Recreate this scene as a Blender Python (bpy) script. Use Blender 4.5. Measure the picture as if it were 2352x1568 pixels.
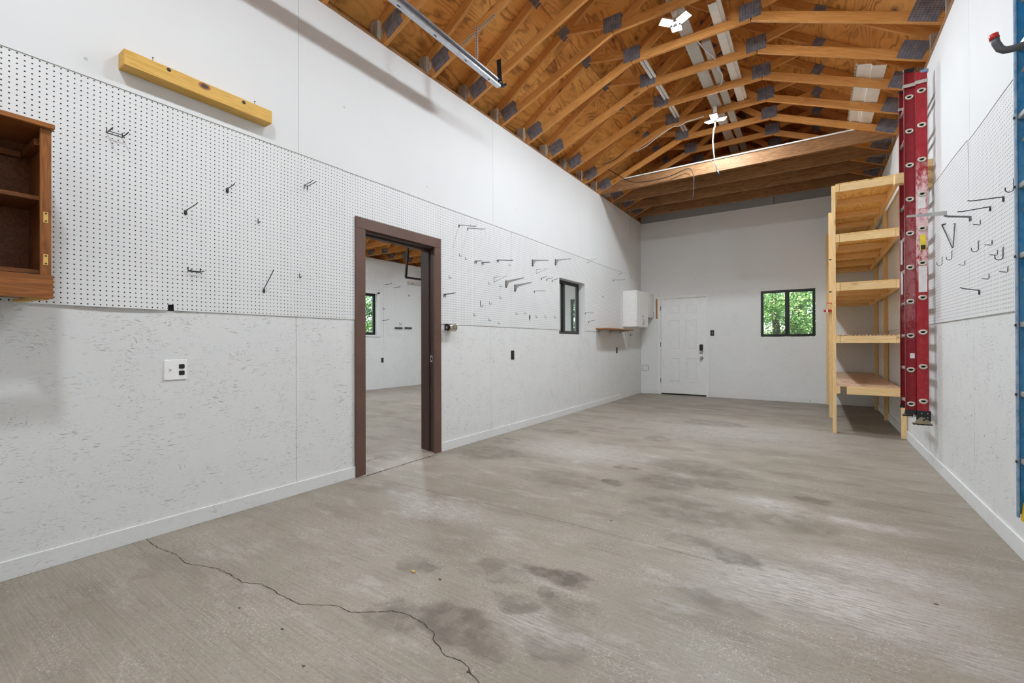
import bpy, bmesh, math, random
from mathutils import Vector, Matrix
random.seed(7)
for o in list(bpy.data.objects): bpy.data.objects.remove(o, do_unlink=True)
S = bpy.context.scene
COL = S.collection

# ---------------------------------------------------------------- camera
CAM_H, FPX, YAW, PITCH, ROLL = 1.12, 1031.66, .5901, .0037, -.0029   # photo 2352 x 1568
FW = Vector((-math.sin(YAW)*math.cos(PITCH), math.cos(YAW)*math.cos(PITCH), math.sin(PITCH)))
_r = Vector((math.cos(YAW), math.sin(YAW), 0)); _u = _r.cross(FW)
RT = _r*math.cos(ROLL) + _u*math.sin(ROLL); UP = RT.cross(FW)
CO = Vector((0, 0, CAM_H))
cam = bpy.data.cameras.new('camera'); camo = bpy.data.objects.new('camera', cam); COL.objects.link(camo)
cam.sensor_width = 36; cam.lens = FPX*36/2352; cam.clip_start = .02; cam.clip_end = 300
camo.matrix_world = Matrix(((RT.x, UP.x, -FW.x, 0), (RT.y, UP.y, -FW.y, 0), (RT.z, UP.z, -FW.z, CAM_H), (0, 0, 0, 1)))
S.camera = camo

# ---------------------------------------------------------------- world, sun, exposure
W = bpy.data.worlds.new('world'); S.world = W; W.use_nodes = True
wn = W.node_tree.nodes; wl = W.node_tree.links
sky = wn.new('ShaderNodeTexSky'); sky.sky_type = 'NISHITA'; sky.sun_disc = False
sky.sun_elevation = math.radians(52); sky.sun_rotation = math.radians(200)
wl.new(sky.outputs[0], wn['Background'].inputs[0]); wn['Background'].inputs[1].default_value = .45
sun = bpy.data.lights.new('sun', 'SUN'); sun.energy = 21.0; sun.angle = .01; sun.color = (1, .95, .85)
suno = bpy.data.objects.new('sun', sun); COL.objects.link(suno)
suno.rotation_euler = (math.radians(38), math.radians(8), math.radians(-20)); suno.location = (0, 0, 30)
LED_POWER = 760.0          # radiance of the lit lamp panels (built further down)
S.cycles.diffuse_bounces = 8; S.cycles.max_bounces = 14
S.view_settings.view_transform = 'Standard'; S.view_settings.look = 'None'
S.view_settings.exposure = 0.12; S.view_settings.gamma = 1.0; S.view_settings.use_curve_mapping = False

# ---------------------------------------------------------------- pixel -> plane helpers
def ray(u, v): return FW + RT*((u-1176)/FPX) + UP*((784-v)/FPX)
def onp(u, v, ax, val):
    d = ray(u, v); t = (val-CO[ax])/d[ax]; return CO + d*t
XL, XR, YB = -3.196, .901, 9.96
def onL(u, v, off=0): return onp(u, v, 0, XL+off)
def onR(u, v, off=0): return onp(u, v, 0, XR-off)
def onG(u, v, z=0): return onp(u, v, 2, z)

# ---------------------------------------------------------------- materials
def srgb(r, g, b):
    f = lambda c: (c/255/12.92 if c/255 <= .04045 else ((c/255+.055)/1.055)**2.4)
    return (f(r), f(g), f(b), 1)
class NT:
    def __init__(s, name):
        s.m = bpy.data.materials.new(name); s.m.use_nodes = True
        s.t = s.m.node_tree; s.b = s.t.nodes['Principled BSDF']; s.out = s.t.nodes['Material Output']
    def n(s, typ, **k):
        x = s.t.nodes.new(typ)
        for a, v in k.items(): setattr(x, a, v)
        return x
    def link(s, a, b): s.t.links.new(a, b)
    def put(s, sock, v):
        if hasattr(v, 'links') or isinstance(v, bpy.types.NodeSocket): s.link(v, sock)
        else: sock.default_value = v
    def math(s, op, a, b=0., c=None, clamp=False):
        x = s.n('ShaderNodeMath', operation=op); x.use_clamp = clamp
        s.put(x.inputs[0], a); s.put(x.inputs[1], b)
        if c is not None: s.put(x.inputs[2], c)
        return x.outputs[0]
    def vec(s, op, a, b=None):
        x = s.n('ShaderNodeVectorMath', operation=op); s.put(x.inputs[0], a)
        if b is not None: s.put(x.inputs[1], b)
        return x.outputs['Value'] if op in ('LENGTH', 'DISTANCE', 'DOT_PRODUCT') else x.outputs[0]
    def noise(s, co, scale, detail=2., rough=.5, dist=0., col=False):
        x = s.n('ShaderNodeTexNoise'); s.put(x.inputs['Vector'], co)
        x.inputs['Scale'].default_value = scale; x.inputs['Detail'].default_value = detail
        x.inputs['Roughness'].default_value = rough; x.inputs['Distortion'].default_value = dist
        return x.outputs['Color' if col else 'Fac']
    def voro(s, co, scale, feature='F1', rnd=1.):
        x = s.n('ShaderNodeTexVoronoi', feature=feature); s.put(x.inputs['Vector'], co); x.inputs['Scale'].default_value = scale
        x.inputs['Randomness'].default_value = rnd
        return x.outputs['Distance']
    def mapv(s, co, scale): return s.vec('MULTIPLY', co, Vector(scale))
    def rng(s, v, a, b, c=0., d=1., smooth=False):
        x = s.n('ShaderNodeMapRange'); x.clamp = True
        if smooth: x.interpolation_type = 'SMOOTHSTEP'
        s.put(x.inputs[0], v)
        for i, q in enumerate((a, b, c, d)): x.inputs[i+1].default_value = q
        return x.outputs[0]
    def mix(s, f, a, b, mode='MIX'):
        x = s.n('ShaderNodeMix', data_type='RGBA', blend_type=mode)
        s.put(x.inputs[0], f); s.put(x.inputs[6], a); s.put(x.inputs[7], b); return x.outputs[2]
    def obj(s): return s.n('ShaderNodeTexCoord').outputs['Object']
    def pos(s): return s.n('ShaderNodeNewGeometry').outputs['Position']
    def rnd(s): return s.n('ShaderNodeObjectInfo').outputs['Random']
    def objr(s):
        r = s.rnd(); c = s.n('ShaderNodeCombineXYZ')
        s.link(s.math('MULTIPLY', r, 31.7), c.inputs[0]); s.link(s.math('MULTIPLY', r, 17.3), c.inputs[1]); s.link(s.math('MULTIPLY', r, 53.1), c.inputs[2])
        return s.vec('ADD', s.obj(), c.outputs[0])
    def bump(s, h, strength=.3, dist=.002):
        x = s.n('ShaderNodeBump'); x.inputs['Strength'].default_value = strength; x.inputs['Distance'].default_value = dist
        s.put(x.inputs['Height'], h); s.link(x.outputs[0], s.b.inputs['Normal'])
    def fin(s, col, rough=.5, metal=0., spec=None):
        s.put(s.b.inputs['Base Color'], col); s.put(s.b.inputs['Roughness'], rough); s.put(s.b.inputs['Metallic'], metal)
        if spec is not None: s.b.inputs['Specular IOR Level'].default_value = spec
        return s.m

def m_plain(name, col, rough=.5, metal=0., var=.12, scale=14, spec=None):
    t = NT(name); n = t.noise(t.objr(), scale, 4)
    dark = tuple(c*(1-var) for c in col[:3])+(1,); lite = tuple(min(1, c*(1+var)) for c in col[:3])+(1,)
    c = t.mix(t.rng(n, .3, .7), dark, lite)
    return t.fin(c, t.rng(n, .3, .7, rough*.9, min(1, rough*1.1)), metal, spec)

def m_wall(name, col, flecks=0., spots=.5):
    t = NT(name); p = t.pos()
    n = t.noise(p, 1.3, 4); n2 = t.noise(p, 30, 3)
    c = t.mix(t.rng(n, .3, .7), tuple(x*.965 for x in col[:3])+(1,), col)
    h = n2
    if flecks:
        # strands of the board telegraphing through the paint
        w = t.noise(p, 5, 2, col=True)
        q = t.vec('ADD', p, t.vec('MULTIPLY', w, Vector((.09, .09, .09))))
        s1 = t.noise(t.mapv(q, (2.4, 2.4, 22)), 9, 2.5, .6, .4)
        q2 = t.vec('ADD', p, t.vec('MULTIPLY', t.noise(p, 9, 1, col=True), Vector((.16, .16, .16))))
        s2 = t.noise(t.mapv(q2, (6, 6, 20)), 9, 2, .55, .8)
        area = t.rng(t.noise(p, 6.5, 4, .65), .44, .6)
        f1 = t.math('MULTIPLY', t.rng(s1, .605, .64), area); f2 = t.math('MULTIPLY', t.rng(s2, .62, .655), t.rng(t.noise(p, 4.1, 4, .65), .46, .6))
        f = t.math('MULTIPLY', t.math('MAXIMUM', f1, f2), flecks)
        c = t.mix(f, c, srgb(150, 151, 148)); h = t.math('SUBTRACT', n2, t.math('MULTIPLY', s1, 1.5))
    v = t.voro(p, 3.1); k = t.math('MULTIPLY', t.rng(v, .035, .02), spots)
    c = t.mix(k, c, srgb(110, 108, 104))
    t.bump(h, .25 if flecks else .12, .0015)
    return t.fin(c, .62, 0, .3)

def m_peg(name, col):
    t = NT(name); p = t.pos(); sp = t.n('ShaderNodeSeparateXYZ'); t.link(p, sp.inputs[0])
    fr = lambda s: t.math('SUBTRACT', t.math('FRACT', t.math('DIVIDE', s, .0254)), .5)
    a, b = fr(sp.outputs[1]), fr(sp.outputs[2])
    d = t.math('SQRT', t.math('ADD', t.math('MULTIPLY', a, a), t.math('MULTIPLY', b, b)))
    hole = t.rng(d, .15, .12)
    n = t.noise(p, 1.2, 4)
    c = t.mix(t.rng(n, .3, .7), tuple(x*.96 for x in col[:3])+(1,), col)
    v = t.rng(t.voro(p, 4.3), .03, .015); c = t.mix(t.math('MULTIPLY', v, .5), c, srgb(120, 118, 112))
    c = t.mix(hole, c, srgb(24, 23, 22))
    t.bump(t.math('SUBTRACT', 1, hole), .5, .003)
    return t.fin(c, .5, 0, .3)

def m_wood(name, c1, c2, ring=3.0, knots=1., fib=.35, rough=.55, gx=.45):
    t = NT(name); p = t.objr()
    n = t.noise(t.mapv(p, (gx, 7, 7)), ring, 2, .5, .8)
    band = t.math('MULTIPLY_ADD', t.math('SINE', t.math('MULTIPLY', n, 55)), .5, .5)
    f = t.noise(t.mapv(p, (2.2, 90, 90)), 2.5, 3, .7)
    big = t.noise(t.mapv(p, (.8, 2, 2)), 1.6, 2)
    m = t.math('ADD', t.math('MULTIPLY', band, .45), t.math('MULTIPLY', big, .55))
    c = t.mix(t.rng(m, .2, .85), c1, c2)
    c = t.mix(t.math('MULTIPLY', t.rng(f, .45, .7), fib), c, tuple(x*.55 for x in c1[:3])+(1,))
    if knots:
        k = t.rng(t.voro(t.mapv(p, (2.2, 5.5, 5.5)), 1.0), .13, .05)
        c = t.mix(t.math('MULTIPLY', k, .8*knots), c, tuple(x*.22 for x in c1[:3])+(1,))
    r = t.rnd(); c = t.mix(t.math('MULTIPLY', r, .22), c, tuple(x*.62 for x in c1[:3])+(1,))
    t.bump(f, .2, .0012)
    return t.fin(c, rough, 0, .3)

def m_ply(name, c1, c2, dark, ax=1, lines=.5, stain=.4, rough=.55):
    # rotary cut veneer: cathedral rings stretched along one axis
    t = NT(name); p = t.objr()
    sc = [2.3, 2.3, 2.3]; sc[ax] = .55
    n = t.noise(t.mapv(p, sc), 1.25, 2.2, .45, .5)
    wob = t.noise(t.mapv(p, [q*2.2 for q in sc]), 3.0, 3, .6)
    ringv = t.math('MULTIPLY_ADD', t.math('SINE', t.math('ADD', t.math('MULTIPLY', n, 88), t.math('MULTIPLY', wob, 9))), .5, .5)
    line = t.math('MULTIPLY', t.rng(ringv, .55, .95), t.rng(t.noise(t.mapv(p, sc), 2.3, 3), .35, .65, .15, 1))
    sf = [70, 70, 70]; sf[ax] = 2.5
    fib = t.noise(t.mapv(p, sf), 1.6, 3, .7)
    sk = [1.1, 1.1, 1.1]; sk[ax] = .6
    big = t.noise(t.mapv(p, sk), 1.5, 3)
    c = t.mix(t.rng(big, .3, .7), c1, c2)
    c = t.mix(t.math('MULTIPLY', line, lines), c, dark)
    c = t.mix(t.math('MULTIPLY', t.rng(fib, .5, .75), .25), c, dark)
    sv = [5.2, 5.2, 5.2]; sv[ax] = 3.0
    kv = t.voro(t.mapv(p, sv), 1.0); k = t.math('MULTIPLY', t.rng(kv, .13, .08), t.rng(t.noise(t.mapv(p, sk), 1.9, 2), .42, .52))
    c = t.mix(t.math('MULTIPLY', t.math('MULTIPLY', t.rng(kv, .3, .16), .45), t.rng(t.noise(t.mapv(p, sk), 1.9, 2), .42, .52)), c, dark); c = t.mix(t.math('MULTIPLY', k, .75), c, tuple(x*.35 for x in dark[:3])+(1,))
    st = t.rng(t.noise(t.mapv(p, sk), 2.1, 4), .56, .75); c = t.mix(t.math('MULTIPLY', st, stain), c, tuple(x*.6 for x in dark[:3])+(1,))
    t.bump(fib, .2, .001)
    return t.fin(c, rough, 0, .3)

def m_plate():
    t = NT('gusset_steel'); p = t.obj(); sp = t.n('ShaderNodeSeparateXYZ'); t.link(p, sp.inputs[0])
    fr = lambda s, d: t.math('ABSOLUTE', t.math('SUBTRACT', t.math('FRACT', t.math('DIVIDE', s, d)), .5))
    a, b = fr(sp.outputs[0], .026), fr(sp.outputs[2], .018)
    slot = t.math('MULTIPLY', t.rng(a, .26, .2), t.rng(b, .3, .22))
    n = t.noise(t.objr(), 18, 3)
    c = t.mix(t.rng(n, .35, .65), srgb(116, 122, 140), srgb(150, 150, 156))
    c = t.mix(t.math('MULTIPLY', slot, .55), c, srgb(88, 76, 70))
    t.bump(t.math('SUBTRACT', 1, slot), .5, .002)
    return t.fin(c, .5, .35)

def m_floor():
    t = NT('concrete'); p = t.pos()
    warp = t.vec('MULTIPLY', t.vec('SUBTRACT', t.noise(p, 5, 4, .6, col=True), Vector((.5, .5, .5))), Vector((.22, .22, 0)))
    q = t.vec('ADD', p, warp)
    big = t.noise(p, .55, 5, .6); mid = t.noise(t.mapv(p, (.7, 1.6, 1)), 2.2, 5, .65); fine = t.noise(p, 60, 5, .75)
    broom = t.noise(t.mapv(p, (1.6, 95, 1)), 1.7, 3, .65)
    c = t.mix(t.rng(big, .34, .66), srgb(128, 118, 104), srgb(156, 147, 134))
    c = t.mix(t.math('MULTIPLY', t.rng(mid, .52, .7), .5), c, srgb(106, 96, 84))
    c = t.mix(t.math('MULTIPLY', t.rng(t.noise(t.mapv(p, (.8, 2, 1)), 3.1, 6, .7), .54, .72), .5), c, srgb(190, 183, 178))
    c = t.mix(t.math('MULTIPLY', t.rng(broom, .54, .66), .42), c, srgb(108, 99, 88))
    c = t.mix(t.math('MULTIPLY', t.rng(broom, .46, .28), .28), c, srgb(186, 180, 172))
    c = t.mix(t.math('MULTIPLY', t.rng(fine, .52, .68), .5), c, srgb(104, 95, 84))
    fl1 = t.noise(t.mapv(p, (20, 85, 1)), 2.4, 5, .75); fl2 = t.noise(t.mapv(p, (75, 48, 1)), 1.6, 5, .75)
    fm = t.rng(t.noise(t.mapv(p, (1, 1.7, 1)), 2.2, 5, .7), .42, .6)
    c = t.mix(t.math('MULTIPLY', t.math('MULTIPLY', t.math('MAXIMUM', t.rng(fl1, .56, .68), t.rng(fl2, .56, .68)), fm), .9), c, srgb(212, 206, 198))
    # stains, scuffed patches and painted-in sheen, each with its own place and outline
    dark = None; lite = None
    D = [(620,685,.20,.09,.9),(825,336,.12,.1,.9),(875,282,.14,.1,.8),(370,225,.4,.3,.5),(640,325,.4,.3,.4),(1110,440,.5,.28,.55),(1130,285,.5,.3,.5),
         (1500,490,.3,.2,.5),(1275,615,.16,.1,.7),(90,645,.14,.09,.6),(365,645,.12,.08,.5),(430,680,.14,.08,.4),(460,790,.14,.08,.6),(650,790,.16,.1,.45),
         (570,745,.06,.04,.7),(1090,550,.16,.1,.45),(235,860,.24,.15,.75),(330,930,.16,.1,.6),(600,960,.16,.08,.5),(1545,398,.16,.1,.6),(1210,780,.2,.1,.5),
         (1020,335,.3,.22,.6),(1210,345,.18,.14,.5),(650,145,.2,.2,.5),(990,173,.2,.2,.5),(1200,118,.5,.3,.5),(0,830,.16,.12,.6),(420,180,.2,.2,.4)]
    L_ = [(1400,412,.3,.22,.8),(1620,760,.75,.4,.85),(1750,490,.45,.12,.7),(1830,670,.6,.25,.7),(180,430,.7,.3,.55),(700,220,1.3,.6,.6),(1300,150,2.2,1.3,.6),  # the two broadest also paint the far floor's sheen into the colour
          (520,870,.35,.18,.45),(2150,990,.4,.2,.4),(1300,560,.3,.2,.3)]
    def blob(it, acc, soft):
        cx, cy, rx, ry, st = it; g = onG(900+cx*.6173, 900+cy*.6173)
        d = t.vec('LENGTH', t.vec('MULTIPLY', t.vec('SUBTRACT', q, Vector((g.x, g.y, 0))), Vector((1/rx, 1/ry, 0))))
        f = t.rng(d, 1.0, soft, 0, st, True)
        return f if acc is None else t.math('MAXIMUM', acc, f)
    for it in D: dark = blob(it, dark, .62)
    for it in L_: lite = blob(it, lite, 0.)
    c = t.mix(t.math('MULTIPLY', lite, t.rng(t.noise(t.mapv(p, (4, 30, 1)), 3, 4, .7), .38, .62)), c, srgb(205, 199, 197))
    c = t.mix(t.math('MULTIPLY', dark, t.rng(t.noise(p, 9, 3), .25, .6)), c, srgb(88, 78, 66))
    sc = t.rng(t.voro(t.vec('ADD', p, warp), 1.7, 'DISTANCE_TO_EDGE'), .006, .0)
    c = t.mix(t.math('MULTIPLY', t.math('MULTIPLY', sc, t.rng(big, .5, .62)), .25), c, srgb(205, 200, 195))
    pit = t.rng(t.voro(p, 9), .045, .02); c = t.mix(t.math('MULTIPLY', pit, .6), c, srgb(70, 62, 55))
    t.bump(t.math('ADD', t.math('MULTIPLY', broom, .8), t.math('MULTIPLY', fine, .5)), .22, .002)
    return t.fin(c, t.rng(mid, .3, .7, .42, .56), 0, .5)

def m_emit(name, col, st):
    t = NT(name); e = t.n('ShaderNodeEmission'); e.inputs[0].default_value = col; e.inputs[1].default_value = st
    t.link(e.outputs[0], t.out.inputs[0]); return t.m
def m_glass():
    t = NT('window_glass'); tr = t.n('ShaderNodeBsdfTransparent'); tr.inputs[0].default_value = (.93, .96, .95, 1)
    g = t.n('ShaderNodeBsdfGlossy'); g.inputs['Roughness'].default_value = .02
    lw = t.n('ShaderNodeLayerWeight'); lw.inputs[0].default_value = .5; fac = t.math('MULTIPLY_ADD', t.math('POWER', lw.outputs['Facing'], 4.), .55, .03)
    mx = t.n('ShaderNodeMixShader'); t.link(fac, mx.inputs[0]); t.link(tr.outputs[0], mx.inputs[1]); t.link(g.outputs[0], mx.inputs[2])
    t.link(mx.outputs[0], t.out.inputs[0]); return t.m
def m_leaf(name, a, b):
    t = NT(name); r = t.noise(t.pos(), 3.0, 3); c = t.mix(t.rng(r, .3, .7), a, b)
    t.fin(c, .45)
    tl = t.n('ShaderNodeBsdfTranslucent'); t.link(c, tl.inputs[0]); mx = t.n('ShaderNodeMixShader'); mx.inputs[0].default_value = .3
    t.link(t.b.outputs[0], mx.inputs[1]); t.link(tl.outputs[0], mx.inputs[2]); t.link(mx.outputs[0], t.out.inputs[0]); return t.m
def m_fiber(name, col, chalk, zc, zw, amt):
    # weathered fibreglass: chalky worn bloom around one height of the rail
    t = NT(name); p = t.pos(); sp = t.n('ShaderNodeSeparateXYZ'); t.link(p, sp.inputs[0])
    z = t.math('ABSOLUTE', t.math('SUBTRACT', sp.outputs[2], zc)); m = t.rng(z, zw, zw*.25)
    n = t.noise(t.mapv(p, (6, 6, 3)), 6, 6, .75)
    w = t.math('MULTIPLY', t.math('MULTIPLY', t.rng(t.math('ADD', n, t.math('MULTIPLY', m, .16)), .5, .66), t.rng(m, 0, .6, .06, 1)), amt)
    base = t.mix(t.rng(t.noise(p, 25, 4), .3, .7), tuple(x*.8 for x in col[:3])+(1,), col)
    c = t.mix(w, base, chalk)
    return t.fin(c, t.rng(n, .3, .7, .4, .6), 0, .35)
def m_dots(name, col, ax, pitch, r):
    t = NT(name); p = t.obj(); sp = t.n('ShaderNodeSeparateXYZ'); t.link(p, sp.inputs[0])
    f = t.math('ABSOLUTE', t.math('SUBTRACT', t.math('FRACT', t.math('DIVIDE', sp.outputs[ax], pitch)), .5))
    oth = [i for i in (0, 1, 2) if i != ax]
    d = t.math('ABSOLUTE', sp.outputs[oth[0]]); e = t.math('ABSOLUTE', sp.outputs[oth[1]])
    m = t.math('MULTIPLY', t.rng(f, r/pitch+.04, r/pitch), t.math('MULTIPLY', t.rng(d, r*1.1, r*.9), 1.))
    c = t.mix(m, t.mix(t.noise(t.objr(), 30, 3), tuple(x*.85 for x in col[:3])+(1,), col), srgb(90, 74, 58))
    return t.fin(c, .42, .7)

WHITE = srgb(224, 225, 224)
M = dict(
 wall=m_wall('white_wall_paint', WHITE, 0, .35), osb=m_wall('white_painted_strand_board', srgb(223, 224, 222), .8, .6),
 base=m_wall('white_painted_baseboard', srgb(222, 223, 221), .45, 1.0), peg=m_peg('white_pegboard', srgb(226, 227, 226)),
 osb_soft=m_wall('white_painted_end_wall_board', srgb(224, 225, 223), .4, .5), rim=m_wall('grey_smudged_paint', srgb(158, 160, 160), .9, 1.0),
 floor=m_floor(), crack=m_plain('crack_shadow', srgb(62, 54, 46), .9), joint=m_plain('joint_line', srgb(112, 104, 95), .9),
 truss=m_wood('amber_pine', srgb(202, 136, 70), srgb(226, 166, 96), knots=1.), deck=m_ply('amber_plywood', srgb(206, 130, 58), srgb(234, 172, 94), srgb(106, 52, 20), 1, .6, .6),
 joist=m_wood('weathered_joist', srgb(128, 88, 54), srgb(176, 132, 90), knots=.6, fib=.55), heel=m_wood('oversprayed_block', srgb(170, 156, 136), srgb(214, 206, 192), fib=.4),
 plate=m_plate(), joistply=m_ply('loft_plywood', srgb(150, 104, 62), srgb(178, 132, 84), srgb(92, 56, 28), 1, .4, .4), pine=m_wood('new_pine', srgb(234, 194, 132), srgb(246, 218, 168), knots=.7, fib=.2), shelfply=m_ply('shelf_plywood', srgb(234, 190, 116), srgb(244, 208, 142), srgb(172, 112, 52), 1, .55, .12),
 deckply=m_ply('worn_shelf_top', srgb(214, 178, 146), srgb(228, 200, 172), srgb(150, 112, 88), 1, .35, .2),
 timber=m_wood('honey_timber', srgb(206, 160, 74), srgb(226, 184, 102), knots=1., fib=.2), plywood_edge=m_wood('plank_stain', srgb(150, 96, 48), srgb(186, 130, 74), knots=.3),
 cab=m_wood('walnut_stain', srgb(96, 56, 28), srgb(132, 80, 40), ring=2, knots=.1, fib=.5, rough=.38, gx=.8), cabfront=m_wood('walnut_front', srgb(124, 74, 36), srgb(158, 100, 52), ring=2, knots=.2, fib=.4, rough=.35, gx=.8),
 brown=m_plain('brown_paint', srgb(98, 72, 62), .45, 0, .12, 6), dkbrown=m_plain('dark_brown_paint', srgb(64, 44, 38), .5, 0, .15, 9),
 galv=m_plain('galvanised_steel', srgb(190, 194, 200), .32, .85, .12, 22), strap=m_dots('perforated_steel', srgb(222, 222, 216), 0, .025, .0045),
 black=m_plain('black_metal', srgb(30, 30, 32), .45, .2), blackp=m_plain('black_plastic', srgb(26, 26, 27), .35), dkgrey=m_plain('bronze_frame', srgb(52, 50, 50), .4, .3),
 wire=m_plain('steel_wire', srgb(112, 112, 112), .4, .6), dwire=m_plain('dark_wire', srgb(66, 66, 66), .4, .5), zinc=m_plain('zinc_bracket', srgb(172, 172, 168), .5, .25),
 chrome=m_plain('brushed_chrome', srgb(205, 196, 184), .22, .95), nickel=m_plain('satin_nickel', srgb(190, 188, 184), .3, .9), brass=m_plain('brass', srgb(232, 190, 110), .3, .8),
 white=m_plain('white_plastic', srgb(240, 239, 235), .35, 0, .03), vinyl=m_plain('white_vinyl', srgb(232, 226, 216), .4, 0, .05), melamine=m_plain('white_melamine', srgb(232, 232, 230), .4, 0, .03),
 doorp=m_plain('white_door_paint', srgb(226, 227, 225), .42, 0, .03), greyboard=m_plain('grey_board', srgb(188, 184, 176), .6, 0, .1),
 red=m_fiber('red_fibreglass', srgb(166, 34, 44), srgb(222, 190, 190), 2.2, .62, .95), shaded_red=m_fiber('shaded_red_fibreglass', srgb(140, 22, 34), srgb(190, 140, 140), 1.75, .7, .42),  # second red is darker: the fly section's shade put into its colour
 blue=m_fiber('blue_fibreglass', srgb(24, 124, 178), srgb(130, 170, 186), 1.4, 1.5, .25), lblue=m_fiber('pale_blue_rail_edge', srgb(120, 152, 186), srgb(190, 200, 210), 1.4, 1.5, .5),
 alu=m_plain('aluminium', srgb(206, 202, 196), .35, .7), cream=m_plain('cream_ferrule', srgb(206, 200, 186), .45, .2), hole=m_plain('dark_hollow', srgb(18, 16, 15), .9),
 tan=m_plain('tan_shoe', srgb(150, 138, 116), .6, .2), yellow=m_plain('yellow_plastic', srgb(232, 190, 30), .45), label_y=m_plain('yellow_label', srgb(226, 206, 60), .5), label_w=m_plain('white_label', srgb(222, 216, 214), .6, 0, .1),
 redp=m_plain('red_plastic', srgb(196, 34, 34), .4), grey=m_plain('grey_rubber', srgb(84, 84, 86), .5), cable_w=m_plain('white_cable', srgb(222, 220, 212), .5), cable_b=m_plain('black_cable', srgb(44, 42, 42), .5),
 led=m_emit('lit_led_panel', (.865, .95, 1.025, 1), LED_POWER), led_hi=m_emit('bright_led_panel', (.865, .95, 1.025, 1), LED_POWER*1.3), led_lo=m_emit('dim_led_panel', (.865, .95, 1.025, 1), LED_POWER*.52), glass=m_glass(), winblack=m_plain('black_window_frame', srgb(14, 14, 14), .4),
 leaf=m_leaf('maple_leaf', srgb(82, 124, 72), srgb(170, 198, 132)), leaf2=m_leaf('shade_leaf', srgb(44, 86, 44), srgb(104, 150, 82)), bark=m_plain('bark', srgb(92, 82, 66), .9, 0, .4, 9), grass=m_plain('grass', srgb(96, 128, 62), .9, 0, .3, 3),
 bluemark=m_plain('blue_mark', srgb(52, 70, 120), .6), edge=m_plain('hardboard_edge', srgb(128, 122, 112), .8), orange=m_plain('orange_plastic', srgb(226, 110, 60), .5), lprint=m_plain('ink', srgb(40, 38, 36), .7))

# ---------------------------------------------------------------- mesh builder
class MB:
    def __init__(s): s.v = []; s.f = []
    def add(s, vs, fs):
        b = len(s.v); s.v += [Vector(q) for q in vs]; s.f += [tuple(i+b for i in f) for f in fs]; return s
    def box(s, x0, x1, y0, y1, z0, z1):
        return s.add([(x0,y0,z0),(x1,y0,z0),(x1,y1,z0),(x0,y1,z0),(x0,y0,z1),(x1,y0,z1),(x1,y1,z1),(x0,y1,z1)],
                     [(3,2,1,0),(4,5,6,7),(0,1,5,4),(1,2,6,5),(2,3,7,6),(3,0,4,7)])
    def prism(s, pts, d):
        # closed polygon (3d points) swept by vector d
        n = len(pts); d = Vector(d); P = [Vector(p) for p in pts]
        return s.add(P+[p+d for p in P], [tuple(range(n))[::-1], tuple(range(n, 2*n))] + [(i, (i+1) % n, (i+1) % n+n, i+n) for i in range(n)])
    def tube(s, path, r, seg=8, cap=True, sx=1., sy=1.):
        P = [Vector(p) for p in path]; n = len(P); b = len(s.v); up = None
        for i, p in enumerate(P):
            t = (P[min(i+1, n-1)]-P[max(i-1, 0)]).normalized()
            if up is None:
                up = Vector((0, 0, 1)) if abs(t.z) < .9 else Vector((0, 1, 0))
            a = t.cross(up).normalized(); up = a.cross(t).normalized()
            rr = r[i] if isinstance(r, (list, tuple)) else r
            for k in range(seg):
                an = 2*math.pi*k/seg; s.v.append(p + a*math.cos(an)*rr*sx + up*math.sin(an)*rr*sy)
        for i in range(n-1):
            for k in range(seg):
                k2 = (k+1) % seg; s.f.append((b+i*seg+k, b+i*seg+k2, b+(i+1)*seg+k2, b+(i+1)*seg+k))
        if cap: s.f.append(tuple(b+k for k in range(seg))[::-1]); s.f.append(tuple(b+(n-1)*seg+k for k in range(seg)))
        return s
    def ribbon(s, path, wdir, w, th):
        # flat strip: path in 3d, width along wdir
        P = [Vector(p) for p in path]; wv = Vector(wdir).normalized()*w/2; n = len(P); b = len(s.v)
        for i, p in enumerate(P):
            t = (P[min(i+1, n-1)]-P[max(i-1, 0)]).normalized(); nn = t.cross(wv).normalized()*th/2
            s.v += [p-wv-nn, p+wv-nn, p+wv+nn, p-wv+nn]
        for i in range(n-1):
            for k in range(4):
                k2 = (k+1) % 4; s.f.append((b+i*4+k, b+i*4+k2, b+i*4+4+k2, b+i*4+4+k))
        s.f += [(b+3, b+2, b+1, b), tuple(b+(n-1)*4+k for k in range(4))]; return s
    def build(s, name, mat, parent=None, smooth=False, bev=0, origin=None):
        lo = Vector([min(v[i] for v in s.v) for i in range(3)]); hi = Vector([max(v[i] for v in s.v) for i in range(3)])
        c = (lo+hi)/2 if origin is None else Vector(origin)
        me = bpy.data.meshes.new(name); me.from_pydata([v-c for v in s.v], [], s.f); me.materials.append(mat if not isinstance(mat, str) else M[mat])
        bm = bmesh.new(); bm.from_mesh(me); bmesh.ops.recalc_face_normals(bm, faces=bm.faces)
        if bev: bmesh.ops.bevel(bm, geom=list(bm.edges), offset=bev, segments=1, affect='EDGES', clamp_overlap=True)
        bm.to_mesh(me); bm.free()
        if smooth:
            for p in me.polygons: p.use_smooth = True
        o = bpy.data.objects.new(name, me); COL.objects.link(o); o.location = c
        if parent is not None: o.parent = parent; o.location = c-wpos(parent)
        return o
def wpos(o):
    p = Vector(o.location)
    while o.parent: o = o.parent; p += Vector(o.location)
    return p
def tag(o, label, cat, group=None, kind=None):
    o['label'] = label; o['category'] = cat
    if group: o['group'] = group
    if kind: o['kind'] = kind
    return o
def thing(name, label, cat, loc, group=None, kind=None):
    o = bpy.data.objects.new(name, None); COL.objects.link(o); o.location = loc; o.empty_display_size = .1
    return tag(o, label, cat, group, kind)
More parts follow.
